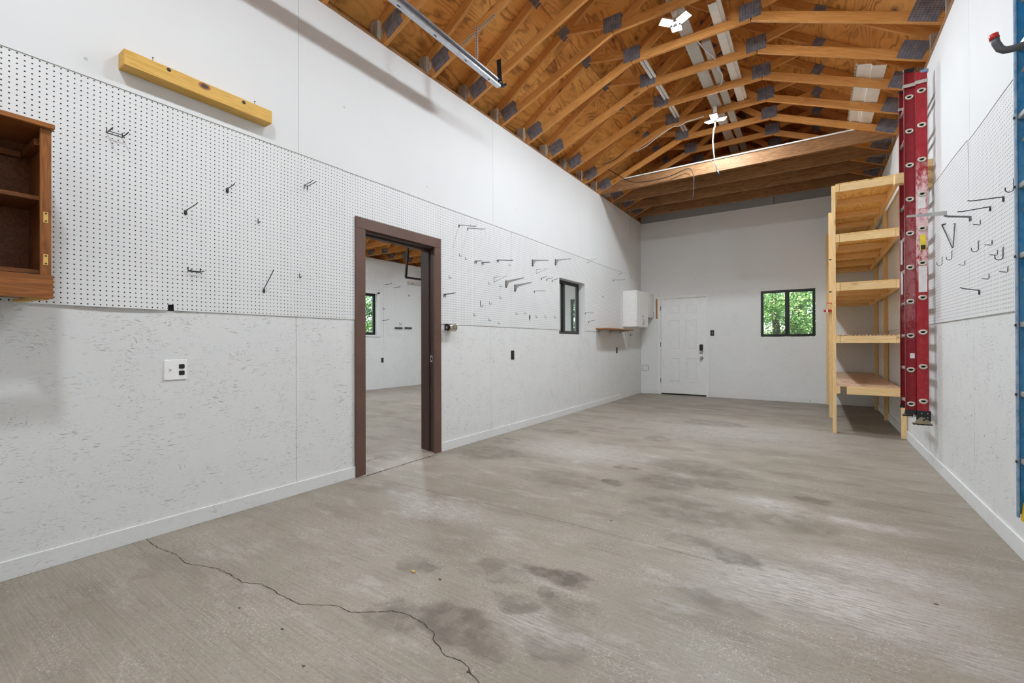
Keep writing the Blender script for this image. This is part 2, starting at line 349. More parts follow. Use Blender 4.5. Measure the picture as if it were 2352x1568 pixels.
def box(name, mat, x0, x1, y0, y1, z0, z1, parent=None, bev=0): return MB().box(x0, x1, y0, y1, z0, z1).build(name, mat, parent, bev=bev)
_lm = {}
def lumber(name, p0, p1, th, dp, up, mat, parent=None, bev=.0025):
    """board from p0 to p1 (centre line); dp is its size along `up`, th across; grain runs along local X"""
    p0, p1 = Vector(p0), Vector(p1); L = (p1-p0).length; x = (p1-p0).normalized(); y = Vector(up).cross(x).normalized(); z = x.cross(y)
    key = (round(L, 4), th, dp, mat)
    if key not in _lm:
        o = MB().box(-L/2, L/2, -th/2, th/2, -dp/2, dp/2).build(name, mat, None, bev=bev); _lm[key] = o.data
    else:
        o = bpy.data.objects.new(name, _lm[key]); COL.objects.link(o)
    R = Matrix((x, y, z)).transposed(); o.rotation_euler = R.to_euler(); o.location = (p0+p1)/2
    if parent is not None: o.parent = parent; o.location = (p0+p1)/2-wpos(parent)
    return o
def copy_tree(o, parent=None):
    c = o.copy(); COL.objects.link(c); c.parent = parent
    for ch in o.children: copy_tree(ch, c)
    return c
def cells(us, vs, holes):
    out = []
    for i in range(len(us)-1):
        for j in range(len(vs)-1):
            cu, cv = (us[i]+us[i+1])/2, (vs[j]+vs[j+1])/2
            if not any(a < cu < b and c < cv < d for a, b, c, d in holes): out.append((i, j))
    return out
def brk(a, b, holes, k):
    s = {a, b}
    for h in holes:
        for q in (h[k], h[k+1]):
            if a < q < b: s.add(q)
    return sorted(s)
def slab(axis, d0, d1, u0, u1, v0, v1, holes=()):
    """wall slab with rectangular openings; axis 0: thickness in x, u=y, v=z; axis 1: thickness in y, u=x, v=z; closed outer skin"""
    us, vs = brk(u0, u1, holes, 0), brk(v0, v1, holes, 2); C = set(cells(us, vs, holes)); mb = MB()
    P = (lambda d, u, v: (d, u, v)) if axis == 0 else (lambda d, u, v: (u, d, v))
    def quad(*q): mb.add(q, [(0, 1, 2, 3)])
    for (i, j) in C:
        a, b, c, e = us[i], us[i+1], vs[j], vs[j+1]
        quad(P(d0,a,c), P(d0,b,c), P(d0,b,e), P(d0,a,e)); quad(P(d1,a,c), P(d1,a,e), P(d1,b,e), P(d1,b,c))
        if (i-1, j) not in C: quad(P(d0,a,c), P(d0,a,e), P(d1,a,e), P(d1,a,c))
        if (i+1, j) not in C: quad(P(d0,b,c), P(d1,b,c), P(d1,b,e), P(d0,b,e))
        if (i, j-1) not in C: quad(P(d0,a,c), P(d1,a,c), P(d1,b,c), P(d0,b,c))
        if (i, j+1) not in C: quad(P(d0,a,e), P(d0,b,e), P(d1,b,e), P(d1,a,e))
    return mb
def weld(o):
    bm = bmesh.new(); bm.from_mesh(o.data); bmesh.ops.remove_doubles(bm, verts=bm.verts, dist=1e-5); bmesh.ops.recalc_face_normals(bm, faces=bm.faces); bm.to_mesh(o.data); bm.free(); return o
def warped(face, thick, sgn, u0, u1, v0, v1, holes, fn, step=.12):
    """pegboard sheet on an x-plane: front at face + sgn*fn(y,z)"""
    us = brk(u0, u1, holes, 0); vs = brk(v0, v1, holes, 2)
    def sub(a): 
        o = []
        for i in range(len(a)-1):
            n = max(1, int(math.ceil((a[i+1]-a[i])/step))); o += [a[i]+(a[i+1]-a[i])*k/n for k in range(n)]
        return o+[a[-1]]
    us, vs = sub(us), sub(vs); C = set(cells(us, vs, holes)); mb = MB()
    F = lambda u, v: (face+sgn*fn(u, v), u, v); B = lambda u, v: (face+sgn*(fn(u, v)-thick), u, v)
    def quad(*q): mb.add(q, [(0, 1, 2, 3)])
    for (i, j) in C:
        a, b, c, e = us[i], us[i+1], vs[j], vs[j+1]
        quad(F(a,c), F(b,c), F(b,e), F(a,e)); quad(B(a,c), B(a,e), B(b,e), B(b,c))
        if (i-1, j) not in C: quad(F(a,c), F(a,e), B(a,e), B(a,c))
        if (i+1, j) not in C: quad(F(b,c), B(b,c), B(b,e), F(b,e))
        if (i, j-1) not in C: quad(F(a,c), B(a,c), B(b,c), F(b,c))
        if (i, j+1) not in C: quad(F(a,e), F(b,e), B(b,e), B(a,e))
    return mb

# ================================================================ THE SETTING
X2 = -8.9                       # far wall of the adjoining bay
YF = -.75                       # front wall behind the camera
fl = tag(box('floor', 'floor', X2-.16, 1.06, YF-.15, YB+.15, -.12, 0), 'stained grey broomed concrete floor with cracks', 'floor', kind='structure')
def strip(pts, w, jit=0, seed=1):
    rnd = random.Random(seed); P = []
    for i in range(len(pts)-1):
        a, b = pts[i], pts[i+1]; n = max(1, int((b-a).length/.018)) if jit else 1
        for k in range(n):
            q = a.lerp(b, k/n)
            if jit and (k or i): q = q+Vector((rnd.uniform(-jit, jit), rnd.uniform(-jit, jit), 0))
            P.append(q)
    P.append(pts[-1]); mb = MB(); n = len(P)
    for i, p in enumerate(P):
        t = (P[min(i+1, n-1)]-P[max(i-1, 0)]); s_ = Vector((-t.y, t.x, 0)).normalized()*w/2*(1 if not jit else rnd.uniform(.4, 1.5))
        mb.v += [p-s_+Vector((0,0,.0008)), p+s_+Vector((0,0,.0008))]
    mb.f += [(2*i, 2*i+1, 2*i+3, 2*i+2) for i in range(n-1)]; return mb
ck = [(790,560),(850,605),(950,640),(1000,690),(1100,705),(1180,720),(1250,755),(1310,795),(1410,800),(1500,850),(1620,912),(1720,915),(1820,920),(1890,955),(2010,955),(2110,945),(2200,965),(2290,1015),(2350,1075)]
ck = [onG(x*.4252, 1000+y*.4252) for x, y in ck]+[onG(900+x*.6173, 900+y*.6173) for x, y in [(150,920),(200,980),(260,1000),(300,1050),(320,1082),(340,1130)]]
strip(ck, .0036, .0042).build('crack', 'crack', fl)
strip([onG(900, 1107), onG(1270, 1192), onG(1641, 1289)], .005, .0015, 3).build('control_joint', 'joint', fl)
strip([onG(1431, 1057), onG(1800, 1112), onG(2202, 1190)], .006, .001, 4).build('control_joint', 'joint', fl)
# raised concrete hump in the doorway
def hump():
    mb = MB(); nx, ny = 14, 10; x0, x1, y0, y1 = -3.72, -3.15, 2.44, 3.44
    for i in range(nx+1):
        for j in range(ny+1):
            a, b = i/nx, j/ny; mb.v.append(Vector((x0+(x1-x0)*a, y0+(y1-y0)*b, .001+.026*(math.sin(math.pi*a)**.7)+.002*math.sin(9*b+5*a))))
    for i in range(nx):
        for j in range(ny): q = i*(ny+1)+j; mb.f.append((q, q+ny+1, q+ny+2, q+1))
    return mb
hump().build('threshold', 'floor', fl, smooth=True)
strip([Vector((-3.14, 2.47, .002)), Vector((-3.155, 2.8, .002)), Vector((-3.15, 3.1, .002)), Vector((-3.16, 3.42, .002))], .009, .004, 9).build('crack', 'crack', fl)
strip([onG(838, 1060, .0265), onG(900, 1042, .0265), onG(950, 1028, .022)], .008, .004, 12).build('crack', 'crack', fl)

DOORH = (2.47, 3.385, -1, 2.115); WINH = (6.06, 6.966, 1.26, 2.115)
HL, HR = 3.80, 3.70
wlft = tag(weld(slab(0, XL-.176, XL-.012, YF-.15, YB+.15, 0, HL, [DOORH, WINH]).build('wall_left', 'wall')), 'white wall with brown framed doorway and pegboard band', 'wall', kind='structure')
def panels(wall, axis, d0, d1, us, v0, v1, holes, mat, name, gap=.0015):
    for a, b in zip(us[:-1], us[1:]): weld(slab(axis, d0, d1, a+gap, b-gap, v0, v1, holes).build(name, mat, wall))
panels(wlft, 0, XL-.012, XL, [YF, 1.884, 4.32, 6.76, 9.2, YB], .002, 1.34, [DOORH, WINH], 'osb', 'strand_board_panel')
panels(wlft, 0, XL-.012, XL, [YF, 1.905, 4.368, 6.81, 9.25, YB], 1.3425, HL, [DOORH, WINH], 'wall', 'upper_wall_panel')
CAS = (2.395, 3.432, -1, 2.19)
def bow(seed, amp=.011, top=2.535, r=.5):
    rr = random.Random(seed); ph = [rr.uniform(0, 6) for _ in range(4)]
    def f(y, z):
        w = max(0, 1-(top-z)/r)**2; g = .5+.5*math.sin(y*3.1+ph[0])*math.cos(y*1.3+ph[1])
        return .0065+amp*w*max(0, g)
    return f
def bottom_bow(y, z):
    w = max(0, 1-(z-1.322)/.2); g = math.exp(-((y-.86)/.25)**2)
    return bow(3)(y, z)+.012*w*g
HOLE = (1.08, 1.111, 1.322, 1.356)
for i, (a, b, fn) in enumerate([(-.153, 2.284, bottom_bow), (2.284, 4.737, bow(5, .012)), (4.737, 7.19, bow(9, .016)), (7.19, 8.70, bow(12, .008))]):
    weld(warped(XL, .005, 1, a+.001, b-.001, 1.322, 2.535, [CAS, WINH, HOLE], fn).build('pegboard_panel', 'peg', wlft))
weld(warped(XL, .005, 1, 9.26, YB-.003, 2.47, 3.745, [], bow(15, .004, 3.745)).build('pegboard_panel', 'peg', wlft))
def edge(face, sgn, a, b, z, fn, par):
    n = max(2, int((b-a)/.06)); P = [(face+sgn*(fn(a+(b-a)*k/n, z)-.0015), a+(b-a)*k/n, z+.001) for k in range(n+1)]
    MB().ribbon(P, (0, 0, 1), .004, .006).build('raw_edge', 'edge', par)
for a, b, sd_, am in ((-.15, 2.283, 3, .011), (2.286, 4.735, 5, .012), (4.739, 7.188, 9, .016), (7.192, 8.69, 12, .008)): edge(XL, 1, a, b, 2.535, bow(sd_, am), wlft)
box('hole_backing', 'hole', XL-.0005, XL+.001, 1.078, 1.113, 1.318, 1.358, wlft)
box('cover_strip', 'wall', XL, XL+.012, 8.70, 8.745, 1.34, 2.50, wlft)

wrt = tag(weld(slab(0, XR+.012, XR+.16, YF-.15, YB+.15, 0, HR).build('wall_right', 'wall')), 'white wall with pegboard band behind the ladders', 'wall', kind='structure')
panels(wrt, 0, XR, XR+.012, [YF, 1.81, 4.244, 6.68, 9.12, YB], .002, 1.30, [], 'osb', 'strand_board_panel')
panels(wrt, 0, XR, XR+.012, [YF, 1.88, 4.31, 6.75, 9.19, YB], 1.3025, HR, [], 'wall', 'upper_wall_panel')
for a, b, fn in [(1.86, 4.30, bow(21, .014, 2.5)), (4.30, 6.74, bow(22, .012, 2.5)), (6.74, 9.05, bow(25, .006, 2.5))]:
    weld(warped(XR, .005, -1, a+.001, b-.001, 1.283, 2.50, [], fn).build('pegboard_panel', 'peg', wrt))

for a, b, sd_, am in ((1.862, 4.298, 21, .014), (4.302, 6.738, 22, .012), (6.742, 9.048, 25, .006)): edge(XR, -1, a, b, 2.50, bow(sd_, am, 2.5), wrt)
DRH = (-2.775, -1.815, -1, 2.09); BWH = (-.842, .048, 1.228, 2.118)
wbk = tag(weld(slab(1, YB+.012, YB+.165, X2-.16, 1.06, 0, 3.77, [DRH, BWH, (-4.945, -3.9, 1.36, 2.19)]).build('wall_back', 'wall')), 'white end wall with panel door and sliding window', 'wall', kind='structure')
panels(wbk, 1, YB, YB+.012, [XL, -2.80], .002, .94, [DRH, BWH], 'osb_soft', 'strand_board_panel'); panels(wbk, 1, YB, YB+.012, [XL, -2.80], .9425, 2.20, [DRH, BWH], 'osb_soft', 'strand_board_panel')
panels(wbk, 1, YB, YB+.012, [-2.797, .26, XR], .002, 2.20, [DRH, BWH], 'osb_soft', 'strand_board_panel')
panels(wbk, 1, YB, YB+.012, [XL, XR], 2.2003, 3.77, [], 'wall', 'upper_wall_panel')
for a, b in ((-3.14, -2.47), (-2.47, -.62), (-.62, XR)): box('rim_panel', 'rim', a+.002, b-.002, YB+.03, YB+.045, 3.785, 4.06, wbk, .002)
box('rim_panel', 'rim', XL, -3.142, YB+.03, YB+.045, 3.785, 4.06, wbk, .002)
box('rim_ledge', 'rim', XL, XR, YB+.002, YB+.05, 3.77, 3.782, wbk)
MB().prism([(-3.5, YB+.05, 3.8), (1.2, YB+.05, 3.8), (1.2, YB+.05, 4.0), (-1.13, YB+.05, 5.52), (-3.5, YB+.05, 3.95)], (0, .05, 0)).build('gable_sheathing', 'deck', wbk)

wfr = tag(weld(slab(1, YF-.15, YF, X2-.16, 1.06, 0, 3.8).build('wall_front', 'wall')), 'white wall behind the viewpoint with a closed sectional garage door', 'wall', kind='structure')
MB().prism([(-3.5, YF-.1, 3.8), (1.2, YF-.1, 3.8), (1.2, YF-.1, 4.0), (-1.13, YF-.1, 5.52), (-3.5, YF-.1, 3.95)], (0, .05, 0)).build('gable_sheathing', 'deck', wfr)
for k in range(5): box('garage_door_section', 'doorp', -2.4, .25, YF+.005, YF+.04, .02+k*.53, .02+k*.53+.52, wfr, .006)

# baseboards
bl = thing('baseboard_left', 'white painted baseboard under the strand board wall', 'baseboard', (XL, 0, 0), kind='structure')
box('board', 'base', XL, XL+.012, YF, 2.425, 0, .092, bl, .002); box('board', 'base', XL, XL+.012, 3.395, 8.62, 0, .092, bl, .002)
br = tag(box('baseboard_right', 'base', XR-.012, XR, YF, YB-.02, 0, .097, None, .002), 'white painted baseboard below the right hand pegboard wall', 'baseboard', kind='structure')
bb = thing('baseboard_back', 'white painted baseboard beside the panel door', 'baseboard', (0, YB, 0), kind='structure')
box('board', 'base', XL+.002, -2.835, YB-.011, YB, 0, .09, bb, .002); box('board', 'base', -1.777, XR-.02, YB-.011, YB, 0, .09, bb, .002)

# ---- adjoining bay
wa = tag(weld(slab(0, X2-.16, X2-.006, YF-.15, YB+.15, 0, 3.2, [(5.9, 7.33, 1.33, 2.34)]).build('wall_adjoining', 'wall')), 'white far wall of the adjoining bay seen through the doorway', 'wall', kind='structure')
panels(wa, 0, X2-.006, X2, [YF, 2.6, 5.04, 7.52, 9.96], .002, 1.325, [(5.9, 7.33, 1.33, 2.34)], 'osb', 'strand_board_panel')
for a, b in ((2.6, 5.1), (5.1, 7.52), (7.52, YB-.01)):
    weld(warped(X2, .005, 1, a+.002, b-.002, 1.33, 2.66, [(5.86, 7.40, 1.30, 2.38)], lambda y, z: .006, .6).build('pegboard_panel', 'peg', wa))
box('upper_wall_panel', 'osb', X2-.006, X2, YF, YB, 2.70, 3.2, wa)
wt = MB()
for q in ((X2, X2+.016, 7.33, 7.40, 1.30, 2.38), (X2, X2+.016, 5.83, 5.9, 1.30, 2.38), (X2, X2+.016, 5.83, 7.40, 2.34, 2.40), (X2, X2+.03, 5.83, 7.42, 1.29, 1.33)): wt.box(*q)
tag(wt.build('trim_1', 'wall'), 'white casing round the window in the adjoining bay', 'trim', kind='structure')

# roof decks (plywood sheets): z of deck underside over x
RS = 8/12; XC = -1.13
def deckz(x): return 5.497-RS*abs(x-XC)
ceil = thing('ceiling', 'amber plywood roof deck above the trusses', 'ceiling', (XC, 4.6, 5.5), kind='structure')
def deck_panel(xa, xb, ya, yb):
    za, zb = deckz(xa), deckz(xb); nrm = Vector((-(zb-za), 0, xb-xa)).normalized()
    if nrm.z < 0: nrm = -nrm
    MB().prism([(xa, ya, za), (xb, ya, zb), (xb, yb, zb), (xa, yb, za)], nrm*.014).build('sheathing_panel', 'deck', ceil)
g = .0018
for cuts, off in (([-3.75, -3.375], .4), ([-3.375, -2.36], 1.5), ([-2.36, -1.345], .3), ([-1.345, XC], 1.5)):
    for sg in (1, -1):
        xa, xb = cuts if sg == 1 else (2*XC-cuts[1], 2*XC-cuts[0])
        y = YF-.3-off
        while y < YB+.3:
            deck_panel(xa+g, xb-g, max(y, YF-.3)+g, min(y+2.44, YB+.3)-g); y += 2.44
for sg in (1, -1):
    xa, xb = (-3.8, XC) if sg == 1 else (XC, 2*XC+3.8)
    MB().prism([(xa, YF-.35, deckz(xa)+.02), (xb, YF-.35, deckz(xb)+.02), (xb, YB+.35, deckz(xb)+.02), (xa, YB+.35, deckz(xa)+.02)], (0, 0, .02)).build('sky_block_sheet', 'lprint', ceil)  # unseen layer added to stop sky light leaking through the panel seams
MB().box(-3.79, -3.75, YF-.3, YB+.3, 3.55, 3.78).box(1.49, 1.53, YF-.3, YB+.3, 3.55, 3.78).box(-3.75, XL-.1, YF-.3, YB+.3, 3.55, 3.57).box(XR+.1, 1.49, YF-.3, YB+.3, 3.55, 3.57).build('eave_light_block', 'joist', ceil)  # unseen fascia and soffit boards added to block sky light at the eaves
tp = thing('trim_2', 'dark wooden wall plates under the truss heels', 'wall plate', (XC, 4.6, 3.8), kind='structure')
lumber('plate_board', (XL-.075, YF, HL+.017), (XL-.075, YB, HL+.017), .14, .034, (0, 0, 1), 'joist', tp)
lumber('plate_board', (XR+.08, YF, HR+.045), (XR+.08, YB, HR+.045), .14, .09, (0, 0, 1), 'joist', tp)
# adjoining bay roof
c2 = thing('ceiling_adjoining', 'amber plywood roof of the adjoining bay', 'ceiling', (-6.1, 4.6, 4.6), kind='structure')
XC2 = -6.15
for a, b in ((X2-.3, -7.5), (-7.5, XC2), (XC2, -4.6), (-4.6, XL-.17)):
    for y0, y1 in ((YF-.15, 2.4), (2.4, 4.84), (4.84, 7.28), (7.28, YB+.16)):
        f = lambda x: 4.62-.42*abs(x-XC2)
        MB().prism([(a+g, y0+g, f(a+g)), (b-g, y0+g, f(b-g)), (b-g, y1-g, f(b-g)), (a+g, y1-g, f(a+g))], (0, 0, .014)).build('sheathing_panel', 'deck', c2)
for xa, xb in ((X2-.4, XC2), (XC2, XL-.17)): MB().prism([(xa, YF-.2, 4.645-.42*abs(xa-XC2)), (xb, YF-.2, 4.645-.42*abs(xb-XC2)), (xb, YB+.2, 4.645-.42*abs(xb-XC2)), (xa, YB+.2, 4.645-.42*abs(xa-XC2))], (0, 0, .02)).build('sky_block_sheet', 'lprint', c2)  # unseen layer added over this roof to keep sky light out
MB().prism([(X2, YB+.02, 3.0), (XL-.17, YB+.02, 3.0), (XL-.17, YB+.02, 3.5), (XC2, YB+.02, 4.63), (X2-.3, YB+.02, 3.4)], (0, .05, 0)).build('gable_sheathing', 'wall', c2)
MB().prism([(X2, YF-.07, 3.0), (XL-.17, YF-.07, 3.0), (XL-.17, YF-.07, 3.5), (XC2, YF-.07, 4.63), (X2-.3, YF-.07, 3.4)], (0, .05, 0)).build('gable_sheathing', 'wall', c2)
box('eave_light_block', 'joist', X2-.3, X2-.27, YF-.15, YB+.16, 3.1, 3.5, c2); box('eave_light_block', 'joist', X2-.3, X2-.02, YF-.15, YB+.16, 3.1, 3.12, c2)  # unseen boards added to close this eave against sky light

# ---- windows
def slider(nm, label, axis, d0, d1, u0, u1, v0, v1, fw, mull, mat, mw=.045):
    """sliding window: frame, meeting stile, two panes; axis 0 = faces x, axis 1 = faces y"""
    c = (u0+u1)/2; t = thing(nm, label, 'window', ((d0+d1)/2, c, v0) if axis == 0 else (c, (d0+d1)/2, v0), kind='structure')
    P = (lambda a, b, c_, e, z0, z1: (a, b, c_, e, z0, z1)) if axis == 0 else (lambda a, b, c_, e, z0, z1: (c_, e, a, b, z0, z1))
    def bx(mb, a, b, c_, e, z0, z1): mb.box(*P(a, b, c_, e, z0, z1))
    m = MB()
    for q in ((u0, u0+fw, v0, v1), (u1-fw, u1, v0, v1), (u0+fw, u1-fw, v0, v0+fw), (u0+fw, u1-fw, v1-fw, v1)): bx(m, d0, d1, *q)
    m.build('window_frame', mat, t, bev=.002)
    dm = (d0+d1)/2; m = MB(); bx(m, min(d0, d1)+.004, max(d0, d1)-.004, mull-mw/2, mull+mw/2, v0+fw, v1-fw); m.build('meeting_stile', mat, t, bev=.002)
    for k, (a, b) in enumerate(((u0+fw, mull-mw/2), (mull+mw/2, u1-fw))):
        s_ = .014; q = dm+(.012 if k else -.012); sh = MB()
        for r in ((a, a+s_, v0+fw, v1-fw), (b-s_, b, v0+fw, v1-fw), (a+s_, b-s_, v0+fw, v0+fw+s_), (a+s_, b-s_, v1-fw-s_, v1-fw)): bx(sh, q-.009, q+.009, *r)
        so = sh.build('sash', mat, t)
        m = MB(); bx(m, q-.002, q+.002, a+s_, b-s_, v0+fw+s_, v1-fw-s_); m.build('pane', 'glass', so)
    return t
slider('window_1', 'black framed sliding window showing trees in the end wall', 1, YB-.004, YB+.05, -.836, .042, 1.233, 2.112, .03, -.40, 'winblack')
slider('window_2', 'dark framed interior sliding window between the two bays', 0, XL-.15, XL-.10, 6.065, 6.962, 1.264, 2.11, .035, 6.42, 'dkgrey')
slider('window_3', 'black framed window in the far wall of the adjoining bay', 0, X2-.12, X2-.07, 5.9, 7.33, 1.33, 2.34, .05, 6.6, 'winblack')
slider('window_4', 'black framed window in the end wall of the adjoining bay', 1, YB+.06, YB+.11, -4.94, -3.905, 1.365, 2.185, .03, -4.42, 'winblack')

# ---- brown doorway frame
dr = thing('door_2', 'brown painted frame of the open doorway between the bays', 'door frame', (XL, 2.9, 0), kind='structure')
box('casing_board', 'brown', XL+.0, XL+.024, 2.395, 2.492, .0, 2.094, dr, .002); box('casing_board', 'brown', XL, XL+.024, 3.34, 3.432, .0, 2.094, dr, .002)
box('casing_board', 'brown', XL, XL+.024, 2.395, 3.432, 2.0945, 2.19, dr, .002)
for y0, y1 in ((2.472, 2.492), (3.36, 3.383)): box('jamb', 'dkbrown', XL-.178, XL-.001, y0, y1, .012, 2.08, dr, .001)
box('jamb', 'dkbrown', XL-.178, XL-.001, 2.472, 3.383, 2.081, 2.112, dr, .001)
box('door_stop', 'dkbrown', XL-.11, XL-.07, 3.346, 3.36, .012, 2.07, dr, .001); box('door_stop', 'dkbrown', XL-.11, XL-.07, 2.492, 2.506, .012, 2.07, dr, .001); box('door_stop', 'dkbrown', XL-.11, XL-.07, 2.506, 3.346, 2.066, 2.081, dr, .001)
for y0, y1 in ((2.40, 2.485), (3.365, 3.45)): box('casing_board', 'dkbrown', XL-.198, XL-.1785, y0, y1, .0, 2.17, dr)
sp_ = box('strike_plate', 'nickel', XL-.06, XL-.03, 3.357, 3.3605, .93, .995, dr); box('latch_hole', 'hole', XL-.052, XL-.038, 3.3563, 3.3575, .945, .98, sp_)

# ---- white panel door in the end wall
d1 = thing('door_1', 'white six panel entry door with keypad lock', 'door', (-2.295, YB, 0), kind='structure')
box('slab', 'doorp', -2.752, -1.838, YB+.012, YB+.05, .03, 2.062, d1, .002)
for x0, x1 in ((-2.575, -2.355), (-2.235, -2.015)):
    for z0, z1 in ((.295, .80), (1.0, 1.617), (1.76, 1.93)):
        m = MB(); w = .022
        for a, b, c, e in ((x0, x1, z0, z0+w), (x0, x1, z1-w, z1), (x0, x0+w, z0+w, z1-w), (x1-w, x1, z0+w, z1-w)): m.box(a, b, YB+.004, YB+.0125, c, e)
        m.build('panel_moulding', 'doorp', d1, bev=.005)
        box('raised_panel', 'doorp', x0+.045, x1-.045, YB+.006, YB+.0125, z0+.045, z1-.045, d1, .005)
box('sweep', 'blackp', -2.752, -1.838, YB+.006, YB+.045, .002, .03, d1)
for z in (.25, 1.03, 1.82): MB().tube([(-2.762, YB+.004, z), (-2.762, YB+.004, z+.1)], .008, 8).build('hinge', 'dkgrey', d1, True)
kp = box('keypad_lock', 'blackp', -1.962, -1.895, YB-.024, YB+.012, .96, 1.082, d1, .008); box('lock_cover', 'nickel', -1.960, -1.897, YB-.026, YB+.01, .90, .958, kp, .012)
kn = MB().tube([(-1.925, YB+.012, .80), (-1.925, YB+.002, .80), (-1.925, YB, .80), (-1.925, YB-.02, .80), (-1.925, YB-.03, .80), (-1.925, YB-.045, .80), (-1.925, YB-.06, .80), (-1.925, YB-.066, .80)], [.034, .034, .014, .012, .022, .03, .026, .01], 16).build('knob', 'nickel', d1, True)
m = MB()
for q in ((-2.828, -2.768, 0, 2.075), (-1.826, -1.782, 0, 2.075), (-2.828, -1.782, 2.075, 2.128)): m.box(q[0], q[1], YB-.014, YB+.003, q[2], q[3])
m.build('casing', 'doorp', d1, bev=.002)
m = MB().box(-2.768, -2.754, YB, YB+.05, 0, 2.075).box(-1.836, -1.826, YB, YB+.05, 0, 2.075).box(-2.754, -1.836, YB, YB+.05, 2.066, 2.076); m.build('jamb', 'doorp', d1)

# ================================================================ TRUSSES
def rot_plate(cx, cz, w, h, ang, y): return (cx, cz, w, h, ang, y)
def make_truss():
    t = thing('roof_truss', 'amber pine roof truss with blue grey gusset plates spanning the bay', 'truss', (XC, 0, 3.8), 'roof trusses along the bay')
    A = Vector((-1.75, 0, 4.40)); Bk = Vector((-.51, 0, 4.40)); HLp = Vector((XL-.02, 0, 3.80)); HRp = Vector((.936, 0, 3.80)); th = .038; dp = .089
    up = Vector((0, 0, 1))
    def chord(name, a, b, n):   # bottom edge a-b, board above
        a, b = Vector(a), Vector(b); d = (b-a).normalized(); nn = Vector((-d.z, 0, d.x));
        if nn.z < 0: nn = -nn
        return lumber(name, a+nn*dp/2, b+nn*dp/2, th, dp, nn, 'truss', t)
    chord('bottom_chord', HLp, A+Vector((.0, 0, 0)), 1); chord('bottom_chord', Bk, HRp, 1); chord('bottom_chord', A+Vector((.004, 0, 0)), Bk-Vector((.004, 0, 0)), 1)
    # top chords: underside dp/cos below deck
    e = dp/math.cos(math.atan(RS)); zt = lambda x: deckz(x)-e-.002
    for sg in (1, -1):
        xa, xb = -3.70, XC
        a = Vector((xa, 0, zt(xa))); b = Vector((xb-.03, 0, zt(xb-.03)))
        if sg == -1: a.x, b.x = 2*XC-a.x, 2*XC-b.x
        chord('top_chord', a, b, 1)
    for sg in (1, -1):
        f = lambda x: x if sg == 1 else 2*XC-x
        lumber('web', (f(-2.30), 0, 4.635), (f(-1.84), 0, 4.535), th-.002, .08, up, 'truss', t)
        lumber('web', (f(-1.66), 0, 4.47), (f(-.84), 0, 5.10), th-(.004 if sg == 1 else .008), .08, up, 'truss', t)
    pl_ = [(-1.75, 4.505, .20, .165, 0), (-.52, 4.505, .20, .165, 0), (-2.33, 4.635, .12, .13, math.atan(RS)), (.07, 4.635, .12, .13, -math.atan(RS)),
           (-3.075, 3.955, .21, .17, .40), (.82, 3.945, .21, .17, -.40), (XC, 5.33, .2, .15, 0)]
    for cx, cz, w, h, an in pl_:
        for s_ in (-1, 1):
            o = MB().box(-w/2, w/2, -.001, .001, -h/2, h/2).build('gusset_plate', 'plate', None, origin=(0, 0, 0)); o.rotation_euler = (0, -an, 0)
            o.parent = t; o.location = Vector((cx, s_*(th/2+.0012), cz))-Vector((XC, 0, 3.8))
    for sg in (1, -1):
        x = -3.285 if sg == 1 else .99
        lumber('heel_block', (x, -.02, 3.84), (x, -.02, 4.03), .075, .11, (1, 0, 0), 'heel', t)
    return t
ORD = 'first second third fourth fifth sixth seventh eighth ninth tenth eleventh twelfth thirteenth fourteenth fifteenth sixteenth seventeenth'.split()
T0 = make_truss(); T0.location = (XC, 2.73, 3.8)
for k in range(-5, 12):
    c = T0 if k == 0 else copy_tree(T0); c.location = (XC, 2.73+.61*k, 3.8)
    c['label'] = 'amber pine roof truss with steel gusset plates, %s from the end wall' % ORD[11-k]
def make_truss2():
    t = thing('adjoining_roof_truss', 'amber pine truss over the adjoining bay seen through the doorway', 'truss', (XC2, 0, 3.2), 'roof trusses of the adjoining bay')
    z0 = 3.2; a = .42; x0, x1 = X2-.1, XL-.18
    lumber('bottom_chord', (x0, 0, z0+.05), (x1, 0, z0+.05), .038, .089, (0, 0, 1), 'truss', t)
    zt = lambda x: 4.62-a*abs(x-XC2)-.056
    lumber('top_chord', (x0-.1, 0, zt(x0-.1)), (XC2-.02, 0, zt(XC2-.02)), .038, .089, (0, 0, 1), 'truss', t); lumber('top_chord', (XC2+.02, 0, zt(XC2+.02)), (x1, 0, zt(x1)), .038, .089, (0, 0, 1), 'truss', t)
    xs = [-8.2, -7.5, -6.8, XC2, -5.5, -4.8, -4.1]
    for i in range(len(xs)-1):
        q, r = xs[i], xs[i+1]; lo, hi = z0+.09, None
        p = ((q, 0, z0+.08), (r, 0, zt(r)-.04)) if i % 2 == 0 else ((q, 0, zt(q)-.04), (r, 0, z0+.08))
        lumber('web', p[0], p[1], .036, .07, (0, 0, 1), 'truss', t)
    for x, z in [(q, z0+.06) for q in xs[::2]]+[(q, zt(q)) for q in xs[1::2]]+[(-8.7, z0+.09)]:
        for s_ in (-1, 1): o = MB().box(-.1, .1, -.001, .001, -.06, .06).build('gusset_plate', 'plate', None, origin=(0, 0, 0)); o.parent = t; o.location = (x-XC2, s_*.021, z-3.2)
    return t
T2 = make_truss2(); T2.location = (XC2, 3.34, 3.2)
for k in range(11):
    c = T2 if k == 0 else copy_tree(T2); c.location = (XC2, 3.34+.61*k, 3.2); c['label'] = 'amber pine truss over the adjoining bay, %s from its end wall' % ORD[10-k]

